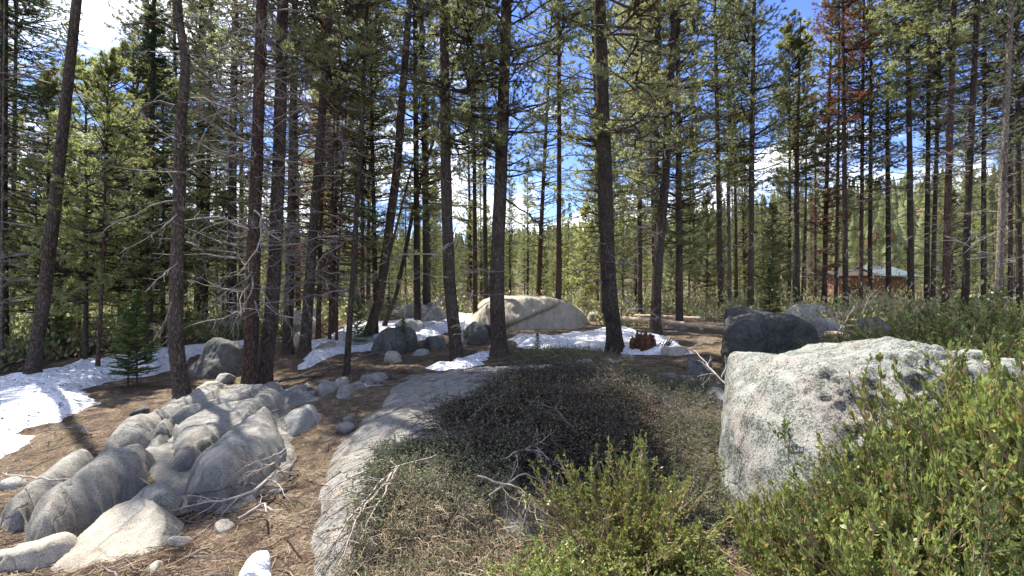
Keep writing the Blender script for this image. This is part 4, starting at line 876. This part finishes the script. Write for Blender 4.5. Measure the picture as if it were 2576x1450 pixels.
# the tall shrubs behind the big boulder
BS = [(2120, 7.2, 1, 0.8), (2200, 7.6, 0, 1.05), (2260, 6.8, 1, 1.05), (2340, 7.2, 1, 1.25), (2180, 6.4, 2, 1.1), (2290, 5.9, 0, 1.1), (2400, 6.3, 1, 1.3), (2470, 6.8, 0, 1.6), (2540, 6.2, 1, 1.45),
      (2500, 5.4, 1, 1.2), (2590, 5.2, 0, 1.35), (2420, 5.3, 1, 1.1), (2330, 5.4, 2, 1.1), (2640, 6.6, 1, 1.7), (2210, 5.7, 2, 0.8), (2570, 4.6, 1, 1.15), (2680, 4.4, 0, 1.4), (2480, 4.7, 0, 1.0)]
BL = ['small bush at the far left tip of the thicket by the short pale log', 'bush below the cabin deck at the back of the thicket', 'bush in front of the cabin gable wall', 'tall bush below the close pair of trunks',
      'low bush just right of the short pale log', 'bush touching the top edge of the big boulder near its middle', 'bush below the stout brown trunk', 'tallest bush, standing under the twisted pale limb', 'tall bush in front of the smooth pale trunk',
      'bush in front of the tallest thicket bush', 'tall bush by the yellow lichen trunk', 'bush over the right shoulder of the big boulder', 'low bush over the middle of the big boulder', 'bush in front of the white trailer',
      'lowest bush behind the bump on the big boulder', 'bush right of the small pale rock tip', 'bush cut by the right edge above the foreground manzanita', 'bush directly behind the small pale rock tip']
for k, (px, Y, kd, s) in enumerate(BS):
    lf = 'leaf_dark' if k % 2 or px < 2420 else None
    shrub(px, Y, kind=kd, s=s, rz=k*0.7, leaves=lf, sz=0.82, label='green '+BL[k], group='bushes of the thicket behind the big boulder')

# twiggy ground cover
def mat_cover(name, poly, n, label, h=0.16, Ls=0.34, leafn=6, mats=('twig', 'matleaf'), seed=1, ll=0.012, per=4, up=0.05, rr=1.0):
    rg = np.random.default_rng(seed); p = np.array(poly); x0, y0 = p.min(0); x1, y1 = p.max(0); pts = []
    x = rg.uniform(x0, x1, n*4); y = rg.uniform(y0, y1, n*4); d = inside_dist(x, y, poly)+0.25*fbm(xyn(x, y, 1.6), 3, seed)
    k = (d > 0) & (rg.uniform(0, 1, len(x)) < 0.55+0.5*fbm(xyn(x, y, 2.5), 2, seed+2)); x, y, d = x[k][:n], y[k][:n], d[k][:n]; n = len(x)
    z = surf(x, y)-0.02; az = rg.uniform(0, 2*np.pi, n); L_ = Ls*rg.uniform(0.5, 1.3, n)
    P = branches(rg, np.zeros(n), az, L_, rg.uniform(0.35, 1.3, n), np.full(n, -1.3), 7, 0.25)
    hh = h*(0.6+0.8*np.clip(d, 0, 0.6)); P[..., 2] *= (hh/h)[:, None]; P[..., 0] += x[:, None]; P[..., 1] += y[:, None]; P[..., 2] += z[:, None]+rg.uniform(0, up, n)[:, None]
    P[..., 2] = np.maximum(P[..., 2], surf(P[..., 0], P[..., 1]))
    A = Acc(); V, Q = tubes(P, taper(P, 0.0032*rr, 0.0014*rr), 3); A.add(V, Q, 0)
    S = side(rg, P, per, 0.5, 4, 0.15, 0.95, (25, 80), 0.35, 0.5, 0.0, L_); V, Q = tubes(S, taper(S, 0.0018*rr, 0.0010*rr), 3); A.add(V, Q, 0)
    idx = np.repeat(np.arange(len(S)), leafn); t = rg.uniform(0.2, 1.0, len(idx)); pp, dd = at_t(S[idx], t)
    kk = fbm(pp*1.3, 2, seed+4) > rg.uniform(-0.9, 0.7, len(pp)); pp, dd = pp[kk], dd[kk]
    dd = unit(dd+rg.normal(0, 0.8, dd.shape)); V, T = leaf_quads(rg, pp, dd, ll, ll*0.6); A.add(V, T, 1)
    link(name, A.build(name, [M[m_] for m_ in mats]), label=label, cat='ground cover', kind='stuff')
mat_cover('shrub_mat', [og(*p) for p in [(1080,1330),(1060,1260),(1090,1180),(1130,1120),(1185,1070),(1240,1020),(1310,990),(1410,972),(1540,962),(1620,1000),(1650,1120),(1640,1260),(1500,1330),(1250,1340),(1050,1300)]],
          4600, 'dark shaded twiggy shrub mat draped over the central outcrop', seed=11, h=0.22, leafn=5, rr=1.7, ll=0.016, mats=('bark', 'matleaf'))
mat_cover('shrub_mat', [og(*p) for p in [(900,1500),(915,1390),(980,1300),(1050,1280),(1150,1290),(1300,1330),(1500,1330),(1550,1500)]],
          3000, 'sunlit dry mat of straw coloured twigs at the bottom centre', mats=('twig_pale', 'matleaf'), seed=12, leafn=10, Ls=0.17, h=0.07, rr=0.65, ll=0.011)
mat_cover('shrub_mat', [og(*p) for p in [(1540,960),(1600,940),(1760,960),(1850,1010),(1840,1250),(1860,1450),(1700,1450),(1640,1250),(1640,1100)]],
          2800, 'sunlit grey green twiggy mat between the outcrop and the big boulder', mats=('twig', 'matleaf'), seed=13, leafn=20, Ls=0.25, rr=0.9, h=0.15, ll=0.015)
mat_cover('shrub_mat', [og(*p) for p in [(900,1330),(930,1260),(990,1210),(1060,1215),(1130,1270),(1270,1330),(1150,1370),(1020,1350),(920,1400)]],
          1000, 'grey green leafy edge of the mat catching sun below the dark part', mats=('twig', 'matleaf'), seed=17, leafn=18, Ls=0.24, rr=1.0, h=0.13, ll=0.015)
mat_cover('shrub_mat', [og(*p) for p in [(1270,905),(1330,885),(1520,885),(1540,915),(1420,925),(1300,920)]],
          900, 'low green ground cover at the near edge of the snow by the right central trunk', mats=('twig', 'leaf_dark'), seed=14, leafn=9, Ls=0.35, ll=0.02)

# ------------------------------------------------------------------ litter, branches, logs
def undergrowth():
    rg = np.random.default_rng(15); n = 7500; th = np.radians(rg.uniform(-54, 54, n)); r = np.exp(rg.uniform(math.log(15), math.log(95), n)); x = r*np.sin(th); y = r*np.cos(th)
    k = (fbm(xyn(x, y, 0.16), 3, 61) > -0.6)
    for poly, _, _ in SNOW: k &= inside_dist(x, y, poly) < -0.8
    k &= ~((np.abs(x-0.7) < 2.6) & (y > 13) & (y < 18.5)); x, y = x[k], y[k]; n = len(x); z = gz(x, y); s = rg.uniform(0.35, 1.1, n)*np.clip(y/30, 0.6, 1.5)
    s = s*rg.choice([1, 1, 1, 2.2], n); m = 42; p = np.repeat(np.stack([x, y, z], -1), m, 0); q_ = rg.normal(size=(n*m, 3))*np.repeat(s, m)[:, None]*np.array([0.45, 0.45, 0.3]); q_[:, 2] = np.abs(q_[:, 2])*1.3
    d = unit(q_+np.array([0, 0, 0.3])); V, T = leaf_quads(rg, p+q_, d, 0.15, 0.07); kk = np.repeat((rg.uniform(0, 1, n) < 0.38).astype(int), m)
    link('undergrowth', mesh('undergrowth', V, [T], [M['pine'], M['twig_pale']], False, np.concatenate([kk, kk])), kind='stuff', label='low green and straw undergrowth covering the deep forest floor', cat='undergrowth')
undergrowth()
def litter():
    rg = np.random.default_rng(9); n = 34000
    px = rg.uniform(-150, 2750, n); Y = np.exp(rg.uniform(math.log(2.0), math.log(13), n)); X = (px-1288)/F*Y; z = surf(X, Y)+0.006
    a = rg.uniform(0, np.pi, n); l = rg.uniform(0.015, 0.06, n)*rg.choice([1, 1, 1, 1, 3], n); w = rg.uniform(0.0008, 0.0022, n)
    keep = np.ones(n, bool)
    for poly, _, _ in SNOW: keep &= ~((inside_dist(X, Y, poly) > 0.1) & (rg.uniform(0, 1, n) > 0.0))
    X, Y, z, a, l, w = [q_[keep] for q_ in (X, Y, z, a, l, w)]; n = len(X)
    k = 3; P = np.zeros((n, k, 3)); t = np.linspace(-0.5, 0.5, k)
    P[..., 0] = X[:, None]+np.cos(a)[:, None]*l[:, None]*t; P[..., 1] = Y[:, None]+np.sin(a)[:, None]*l[:, None]*t
    P[..., 2] = surf(P[..., 0], P[..., 1])+0.005+rg.uniform(0, 0.012, (n, k))
    V, Q = tubes(P, np.repeat(w[:, None], k, 1), 3)
    mi = np.repeat((rg.uniform(0, 1, n) < 0.45).astype(int), (k-1)*3)
    link('pine_litter', mesh('pine_litter', V, [Q], [M['twig_pale'], M['bark_red']], False, mi), kind='stuff', label='fallen needles and twig bits scattered on the slope', cat='litter')
    n = 650; px = rg.uniform(-150, 1900, n); Y = np.exp(rg.uniform(math.log(2.2), math.log(14), n)); X = (px-1288)/F*Y; a = rg.uniform(0, 2*np.pi, n); l = rg.uniform(0.08, 0.5, n)
    P = branches(rg, np.zeros(n), a, l, np.zeros(n), np.zeros(n), 6, 0.22); P[..., 0] += X[:, None]; P[..., 1] += Y[:, None]; P[..., 2] = surf(P[..., 0], P[..., 1])+0.008+np.abs(P[..., 2])*0.4
    V, Q = tubes(P, taper(P, rg.uniform(0.002, 0.006, n), 0.0015), 4); mi = np.repeat(rg.integers(0, 3, n), 5*4)
    link('fallen_sticks', mesh('fallen_sticks', V, [Q], [M['twig_pale'], M['twig_mid'], M['bark_red']], False, mi), kind='stuff', label='small broken sticks strewn over the brown litter slope', cat='litter')
    # cones and bark flecks on snow
    n = 9000; px = rg.uniform(-150, 1850, n); Y = np.exp(rg.uniform(math.log(4), math.log(20), n)); X = (px-1288)/F*Y
    k = np.zeros(n, bool)
    for poly, _, _ in SNOW: k |= inside_dist(X, Y, poly) > 0.15
    X, Y = X[k], Y[k]; n = len(X); s = rg.uniform(0.005, 0.02, n)
    zz = gz(X, Y)+0.14
    o = np.array([[1, 0, 0], [0, 1, 0], [-1, 0, 0], [0, -1, 0], [0, 0, 0.6]]); V = (o[None]*s[:, None, None]*rg.uniform(0.5, 1.5, (n, 5, 1))+np.stack([X, Y, zz], -1)[:, None]).reshape(-1, 3)
    b = np.arange(n)[:, None]*5; T = np.concatenate([b+np.array(t) for t in ([0, 1, 4], [1, 2, 4], [2, 3, 4], [3, 0, 4])])
    link('bark_debris', mesh('bark_debris', V, [T], [M['bark']]), kind='stuff', label='dark bark flecks and cones strewn over the snow', cat='litter')
litter()

def dead_limb(name, label, pts, r0, seed, per=8, mat='deadwood', lf=0.4, sub2=3, r1=0.004, k=12, vert=0.5):
    """a fallen or standing dead branch through 3-D points"""
    rg = np.random.default_rng(seed); pts = np.array(pts, float); L_ = np.concatenate([[0], np.cumsum(np.linalg.norm(np.diff(pts, axis=0), axis=1))])
    s = np.linspace(0, L_[-1], k); P = np.stack([np.interp(s, L_, pts[:, c]) for c in range(3)], -1)
    P[1:-1] += rg.normal(0, L_[-1]*0.008, (k-2, 3)); P = P[None]
    A = Acc(); V, Q = tubes(P, taper(P, r0, r1), 7); A.add(V, Q)
    if per:
        S = side(rg, P, per, lf, 6, 0.2, 0.97, (25, 65), 0.2, vert, 0, np.array([L_[-1]])); 
        V, Q = tubes(S, taper(S, max(r0*0.4, 0.003), 0.002), 4); A.add(V, Q)
        S2 = side(rg, S, sub2, 0.5, 5, 0.2, 0.95, (25, 65), 0.25, vert); V, Q = tubes(S2, taper(S2, max(r0*0.2, 0.002), 0.0013), 3); A.add(V, Q)
    V = np.concatenate(A.V); c = P[0, 0]
    A.V = [v-c for v in A.V]
    return link(name, A.build(name, [M[mat]], True), loc=c, label=label, cat='branch' if 'log' not in name else 'log')
def gp(px, py, up=0.03):
    x, y = og(px, py); return (x, y, float(surf(x, y)[0])+up)
dead_limb('dead_branch', 'long bleached branch lying across the pale slab and the gully', [PX(735,1170,3.9), PX(690,1195,3.7), PX(640,1235,3.4), PX(560,1262,3.3), PX(470,1275,3.2), PX(385,1297,3.1)], 0.016, 1, 10, lf=0.3)
dead_limb('dead_branch', 'bleached branch curving up from the gully over the tan slab face', [PX(720,1200,3.8), PX(690,1165,3.6), PX(640,1190,3.4), PX(600,1215,3.3)], 0.010, 2, 7)
dead_limb('dead_branch', 'small pale branch standing above the flat topped tan boulder', [PX(445,1265,3.2), PX(400,1240,3.2), PX(360,1208,3.2)], 0.008, 3, 4)
dead_limb('dead_branch', 'thin pale branch crossing the thin pale slab', [PX(185,1210,3.5), PX(110,1205,3.5), PX(5,1190,3.6)], 0.009, 4, 6, lf=0.3)
dead_limb('dead_branch', 'thin branch rising from the big pale slab towards the rubble', [PX(590,1110,4.8), PX(640,1045,5.2), PX(700,1030,5.6)], 0.007, 5, 6)
dead_limb('dead_branch', 'forked grey root hanging down the gully side', [PX(745,1150,4.2), PX(725,1190,4.0), PX(715,1250,3.8)], 0.02, 6, 4, 'twig', lf=0.35)
dead_limb('dead_branch', 'dry twiggy branch leaning over the tan slab face', [PX(720,1130,4.2), PX(680,1150,3.8), PX(610,1175,3.5)], 0.007, 16, 8)
dead_limb('dead_branch', 'bundle of tan twigs under the long bleached branch', [gp(700,1240), gp(640,1250,0.1), gp(560,1230,0.15)], 0.008, 17, 10)
for k, (a, b, c) in enumerate([((965,1330), (880,1390), (790,1450)), ((985,1320), (900,1400), (850,1460)), ((1000,1310), (950,1385), (900,1430)), ((930,1290), (850,1280), (775,1300)), ((1100,1290), (1000,1300), (900,1340))]):
    dead_limb('dead_branch', ['left bleached branch of the bottom fan', 'middle bleached branch of the bottom fan', 'right bleached branch of the bottom fan', 'pale forked branch above the bottom fan on the outcrop', 'pale twig across the sunlit dry mat'][k]+' below the shrub mat' , [gp(*a, 0.12), gp(*b, 0.10), gp(*c, 0.06)], 0.007, 20+k, 6)
for k, (a, b, c) in enumerate([((1260,1290), (1340,1260), (1430,1275)), ((1230,1360), (1320,1320), (1450,1300)), ((1200,1330), (1300,1350), (1420,1390))]):
    dead_limb('dead_branch', ['upper', 'middle', 'lower'][k]+' bleached branch left of the bottom centre shrub', [gp(*a, 0.12), gp(*b, 0.16), gp(*c, 0.10)], 0.007, 30+k, 9)
dead_limb('dead_branch', 'bare white forked branch sticking up left of the big boulder', [PX(1850,990,4.6), PX(1800,940,4.8), PX(1745,880,5.2)], 0.010, 40, 8, lf=0.35)
dead_limb('dead_branch', 'thin white twig pointing across the black boulder', [PX(1815,950,4.9), PX(1835,905,5.0), PX(1885,895,4.9)], 0.006, 41, 5)
dead_limb('dead_branch', 'dead shrub limb standing before the layered grey boulder', [PX(2090,865,7.6), PX(2120,820,7.8), PX(2150,770,8.0)], 0.012, 42, 10)
dead_limb('dead_branch', 'dead forked limb standing before the cabin deck', [PX(2170,790,12), PX(2185,750,12), PX(2215,720,12)], 0.016, 43, 8)
dead_limb('dead_branch', 'white dead bough arching over the red brown trunk', [PX(640,530,8.1), PX(655,545,8.0), PX(658,600,7.9), PX(640,640,7.8), PX(600,690,7.8)], 0.020, 44, 5, r1=0.008)
dead_limb('dead_branch', 'white dead bough reaching right from the bunched trunks', [PX(655,560,8.0), PX(680,590,8.0), PX(715,610,8.0)], 0.016, 45, 3, r1=0.007)
dead_limb('dead_branch', 'grey curved bough hanging from the kinked trunk towards the left', [PX(440,268,7.5), PX(400,255,7.4), PX(365,265,7.4), PX(340,300,7.4)], 0.03, 46, 6, 'twig')
dead_limb('dead_branch', 'dark arching bough high left of the kinked trunk', [PX(445,75,7.5), PX(410,55,7.4), PX(360,60,7.4), PX(310,65,7.4)], 0.028, 47, 8, 'bark')
dead_limb('dead_branch', 'long bare bough sloping down left from the kinked trunk', [PX(445,540,7.5), PX(400,580,7.2), PX(350,610,7.0), PX(300,640,6.9)], 0.012, 48, 9, 'twig_mid')
dead_limb('dead_branch', 'lower bare bough sloping down left from the kinked trunk', [PX(443,665,7.5), PX(400,700,7.2), PX(365,735,7.0)], 0.010, 49, 7, 'twig_mid')
dead_limb('dead_branch', 'broken bough hanging beside the foot of the kinked trunk', [PX(432,760,7.5), PX(415,810,7.4), PX(385,860,7.3)], 0.009, 50, 6, 'twig_mid')
dead_limb('dead_branch', 'dark bough sweeping left from the thick right central trunk', [PX(1492,20,10.4), PX(1440,35,10.2), PX(1390,65,10.0), PX(1340,95,9.9)], 0.035, 51, 10, 'bark')
dead_limb('dead_branch', 'dark bough falling right from the middle central trunk', [PX(1272,500,10.4), PX(1340,550,10.0), PX(1400,610,9.8)], 0.025, 52, 8, 'bark')
dead_limb('dead_branch', 'drooping pale twigs hanging left of the middle central trunk', [PX(1190,730,9.5), PX(1175,780,9.4), PX(1160,850,9.3)], 0.012, 53, 8)
def log(name, label, a, b, r0, r1, mat='logwood', seed=1):
    P = np.linspace(a, b, 14); rg = np.random.default_rng(seed); P[:, 2] += 0.02*np.sin(np.linspace(0, 5, 14)); P = P[None]
    rr = np.linspace(r0, r1, 14)[None]*rg.uniform(0.9, 1.1, (1, 14)); V, Q = tubes(P, rr, 10)
    n = len(V); T = [[0, i+1, i] for i in range(1, 9)]+[[n-10, n-10+i, n-10+i+1] for i in range(1, 9)]
    A = Acc(); A.add(V, Q); A.add(V, np.array(T)); 
    S = side(rg, P, 9, 0.10, 4, 0.2, 0.95, (40, 90), 0.2, 0.6); v, q2 = tubes(S, taper(S, r1*0.3, 0.006), 4); A.add(v, q2)
    A.V = [v-P[0, 0] for v in A.V]
    link(name, A.build(name, [M[mat]], True), loc=P[0, 0], label=label, cat='log')
log('fallen_log', 'long pale barkless log lying behind the snow', np.array(PX(1555,803,15)), np.array(PX(1845,826,12.5)), 0.10, 0.06, seed=1)
log('fallen_log', 'second pale log lying just behind the long one', np.array(PX(1580,797,17)), np.array(PX(1760,800,16)), 0.09, 0.06, seed=2)
log('fallen_log', 'short pale log in the brush right of the black boulder', np.array(PX(2080,842,9.5)), np.array(PX(2140,848,9.0)), 0.07, 0.06, seed=3)
log('fallen_log', 'broken log lying against the layered grey boulder', np.array(PX(2125,806,12.5)), np.array(PX(2205,822,12)), 0.08, 0.05, seed=4)
log('leaning_log', 'grey log propped on the steep boulder in the snow', np.array(PX(1046,825,15.5)), np.array(PX(1112,747,16.2)), 0.10, 0.08, 'deadwood', seed=5)
log('fallen_log', 'dark thin log lying in the shade behind the rubble', np.array(PX(690,962,7.9)), np.array(PX(840,940,9.5)), 0.03, 0.02, 'twig', seed=6)
# brush pile behind the snow on the right
for k, (x0, y0, x1, y1, Y) in enumerate([(1640,800,1800,795,17), (1700,812,1850,800,15), (1760,830,1840,812,13), (1880,800,1990,792,17), (2000,830,2090,800,12.5), (2060,820,2150,790,12.5)]):
    dead_limb('dead_branch', ['long brush stick behind the pale log', 'brush stick on the right end of the pale log', 'short brush stick before the black boulder', 'brush stick left of the layered grey boulder', 'brush stick on the flat grey rock', 'brush stick over the layered grey boulder'][k],
              [PX(x0, y0, Y), PX((x0+x1)/2, (y0+y1)/2-8, Y), PX(x1, y1, Y)], 0.022, 60+k, 12, lf=0.3)
rgk = np.random.default_rng(50)
for k, (px, py, Y, dx, lab) in enumerate([(900,880,11,70,'before the slim dark trunk'),(1010,900,10.5,-60,'below the snow capped boulder'),(1090,860,12.5,60,'at the central snow edge'),(1330,900,9.6,70,'at the foot of the middle central trunk'),
    (1440,905,9.4,-70,'before the right central trunk'),(1720,880,10,80,'right of the rotten stump'),(1850,830,13,90,'behind the black boulder'),(1950,800,16,70,'by the bright young fir'),(560,930,9.5,80,'before the shaggy pyramid boulder'),
    (380,975,8.5,-70,'by the two little firs'),(740,930,9,80,'at the foot of the bunched trunks'),(600,1330,3.1,90,'below the long bleached branch'),(230,1100,5.4,-90,'on the litter below the left snow'),(2050,850,10,60,'left of the short pale log')]):
    a = PX(px, py, Y); u_ = dx/F*Y; b = (a[0]+u_, a[1]+rgk.uniform(-.5, .5)); m_ = (a[0]+u_*0.5, a[1]+0.1)
    dead_limb('dead_branch', 'fallen twiggy branch '+lab, [(p_[0], p_[1], float(surf(p_[0], p_[1])[0])+h_) for p_, h_ in ((a, 0.02), (m_, 0.09), (b, 0.12))], 0.012, 80+k, 8, ('twig_mid', 'twig_pale', 'deadwood')[k % 3], lf=0.45)
for k, (px, py, dx, dy, lab) in enumerate([(1180,1180,110,-70,'left side'),(1330,1120,120,-50,'middle'),(1450,1200,-110,-60,'lower right part'),(1480,1080,90,-50,'right side'),(1250,1060,-90,-40,'upper left part'),(1380,1010,100,-20,'upper middle'),(1130,1240,-80,-60,'lower left part')]):
    dead_limb('dead_branch', 'crooked grey stem lying in the '+lab+' of the dark mat', [gp(px, py, 0.12), gp(px+dx*0.5, py+dy*0.4, 0.24), gp(px+dx, py+dy, 0.17)], 0.008, 100+k, 9, 'twig', lf=0.4)
# rotten stump
def stump():
    X, Y = (1622-1288)/F*10.2, 10.2; z = g1(X, Y); rg = np.random.default_rng(4)
    t = thing('rotten_stump', 'crumbling orange red rotten stump behind the thick right central trunk', 'stump', (X, Y, z))
    D, T = ico(6); V = D*np.array([0.30, 0.22, 0.26]); V[:, 2] = np.maximum(V[:, 2], -0.1)
    V += D*(0.10*fbm(V*4, 3, 3))[:, None]; V[:, 2] += 0.14*np.clip(fbm(np.stack([V[:, 0]*16, V[:, 1]*16, V[:, 2]*2], -1), 3, 8), -1, 1)*(D[:, 2] > -0.2); V += D*(0.03*fbm(V*22, 3, 9))[:, None]
    link('rotten_core', mesh('core', V, [T], [M['rotwood']], False), t, (0, 0, 0.06))
    for k in range(34):
        a = rg.uniform(-0.6, 1.6); b = np.array([rg.uniform(-0.3, 0.42), rg.uniform(-0.22, 0.15), 0.0]); e = b*1.25+np.array([rg.uniform(-0.15, 0.2), rg.uniform(-0.12, 0.05), rg.uniform(0.08, 0.36)])
        P = np.linspace(b, e, 4)[None]; V, Q = tubes(P, np.array([[0.020, 0.024, 0.015, 0.003]])*rg.uniform(0.5, 1.3), 5)
        link('splinter', mesh('splinter', V, [Q], [M[('rotwood', 'bark', 'bark_red')[k % 3]]]), t)
stump()

# ------------------------------------------------------------------ cabin and trailer
def boxm(name, c, s, mat, parent=None, rot=(0,0,0), bev=0.0, **kw):
    bm = bmesh.new(); bmesh.ops.create_cube(bm, size=1.0); bmesh.ops.scale(bm, vec=s, verts=bm.verts)
    if bev: bmesh.ops.bevel(bm, geom=bm.edges[:], offset=bev, segments=3, affect='EDGES')
    me = bpy.data.meshes.new(name); bm.to_mesh(me); bm.free(); me.materials.append(M[mat]); return link(name, me, parent, c, rot, **kw)
def cabin():
    Y = 38.0; X0 = (2115-1288)/F*Y; X1 = (2302-1288)/F*Y; w = X1-X0; zb = -0.15
    t = thing('brown_cabin', 'brown wooden cabin with a green metal roof half hidden by trunks', 'cabin', (X0, Y, zb))
    H = 2.7
    boxm('wall', (w*0.5, 2.2, H/2+0.1), (w, 4.0, H+0.2), 'wood_brown', t)
    # board courses on the front and right faces
    b0 = None
    for k in range(11):
        o = boxm('board', (w*0.5, 0.19, 0.15+k*0.2), (w+0.06, 0.04, 0.17), 'wood_brown', t) if b0 is None else link('board', b0.data, t, (w*0.5, 0.19, 0.15+k*0.2))
        b0 = b0 or o
    # roof: two pitches, ridge running left-right but starting right of the deck part
    V = np.array([(w*0.55-0.3, -0.35, H+0.1), (w+0.45, -0.35, H+0.1-0.12), (w*0.55-0.3, 2.2, H+1.0), (w+0.05, 2.2, H+0.9), (w*0.55-0.3, 4.7, H+0.1), (w+0.45, 4.7, H)])
    V = np.vstack([V, V-np.array([0, 0, 0.10])]); fs = np.array([[0, 1, 3, 2], [2, 3, 5, 4], [6, 8, 9, 7], [8, 10, 11, 9], [0, 6, 7, 1], [4, 5, 11, 10], [1, 7, 9, 3], [3, 9, 11, 5], [0, 2, 8, 6], [2, 4, 10, 8]])
    link('roof', mesh('roof', V, [fs], [M['roof_green']]), t)
    V = np.array([(-0.4, -0.2, H+0.1), (w*0.55-0.32, -0.2, H+0.1), (-0.4, 2.2, H+0.7), (w*0.55-0.32, 2.2, H+0.7), (-0.4, 4.6, H+0.1), (w*0.55-0.32, 4.6, H+0.1)])
    V = np.vstack([V, V-np.array([0, 0, 0.10])]); link('porch_roof', mesh('porch_roof', V, [fs], [M['bark']]), t)
    boxm('door', (1.2, 0.14, 1.15), (0.8, 0.06, 1.75), 'rotwood', t)
    wn = boxm('window', (2.3, 0.15, 1.4), (0.8, 0.06, 0.7), 'twig_pale', t); boxm('pane', (0, -0.035, 0), (0.68, 0.02, 0.58), 'dkglass', wn)
    boxm('deck', (0.9, -0.7, 0.30), (2.6, 1.5, 0.12), 'deadwood', t); boxm('deck_skirt', (0.9, -1.35, 0.0), (2.5, 0.06, 0.5), 'wood_brown', t)
    r = boxm('railing', (0.9, -1.4, 1.05), (2.6, 0.06, 0.07), 'logwood', t)
    p0 = None
    for k in range(7):
        p = boxm('post', (-1.25+k*0.416, 0, -0.34), (0.05, 0.05, 0.62), 'logwood', r) if p0 is None else link('post', p0.data, r, (-1.25+k*0.416, 0, -0.34)); p0 = p0 or p
cabin()
def trailer():
    Y = 24.0; X = (2600-1288)/F*Y; z = -0.2+0.75
    t = thing('white_trailer', 'white camper trailer with a blue grey lower band at the right edge', 'trailer', (X, Y, z-0.75+0.3))
    boxm('body', (0, 0, 1.05), (3.9, 2.0, 0.75), 'white', t, bev=0.12); boxm('lower_band', (0, 0, 0.42), (3.8, 1.94, 0.55), 'greyblue', t, bev=0.03)
    wd = boxm('window', (-0.7, -1.0, 1.1), (0.8, 0.04, 0.35), 'white', t); boxm('pane', (0, -0.02, 0), (0.7, 0.02, 0.27), 'dkglass', wd)
    wd = boxm('window', (0.9, -1.0, 1.1), (0.8, 0.04, 0.35), 'white', t); boxm('pane', (0, -0.02, 0), (0.7, 0.02, 0.27), 'dkglass', wd)
    for x in (-0.4, 0.4):
        bm = bmesh.new(); bmesh.ops.create_cone(bm, cap_ends=True, segments=20, radius1=0.32, radius2=0.32, depth=0.22); me = bpy.data.meshes.new('wheel'); bm.to_mesh(me); bm.free(); me.materials.append(M['rubber'])
        link('wheel', me, t, (x, -0.9, 0.1), (math.pi/2, 0, 0))
trailer()

# look-alike trees that stand near each other are told apart by distance
same = {}
for o in bpy.data.objects:
    if o.parent is None and o.get('category') == 'tree': same.setdefault(o['label'], []).append(o)
for lab, os_ in same.items():
    if len(os_) in (2, 3):
        os_.sort(key=lambda o: o.location.length)
        for o, wd in zip(os_, ('nearer', 'farther') if len(os_) == 2 else ('nearest', 'second nearest', 'farthest')):
            if len(lab.split()) <= 14: o['label'] = wd+' '+lab
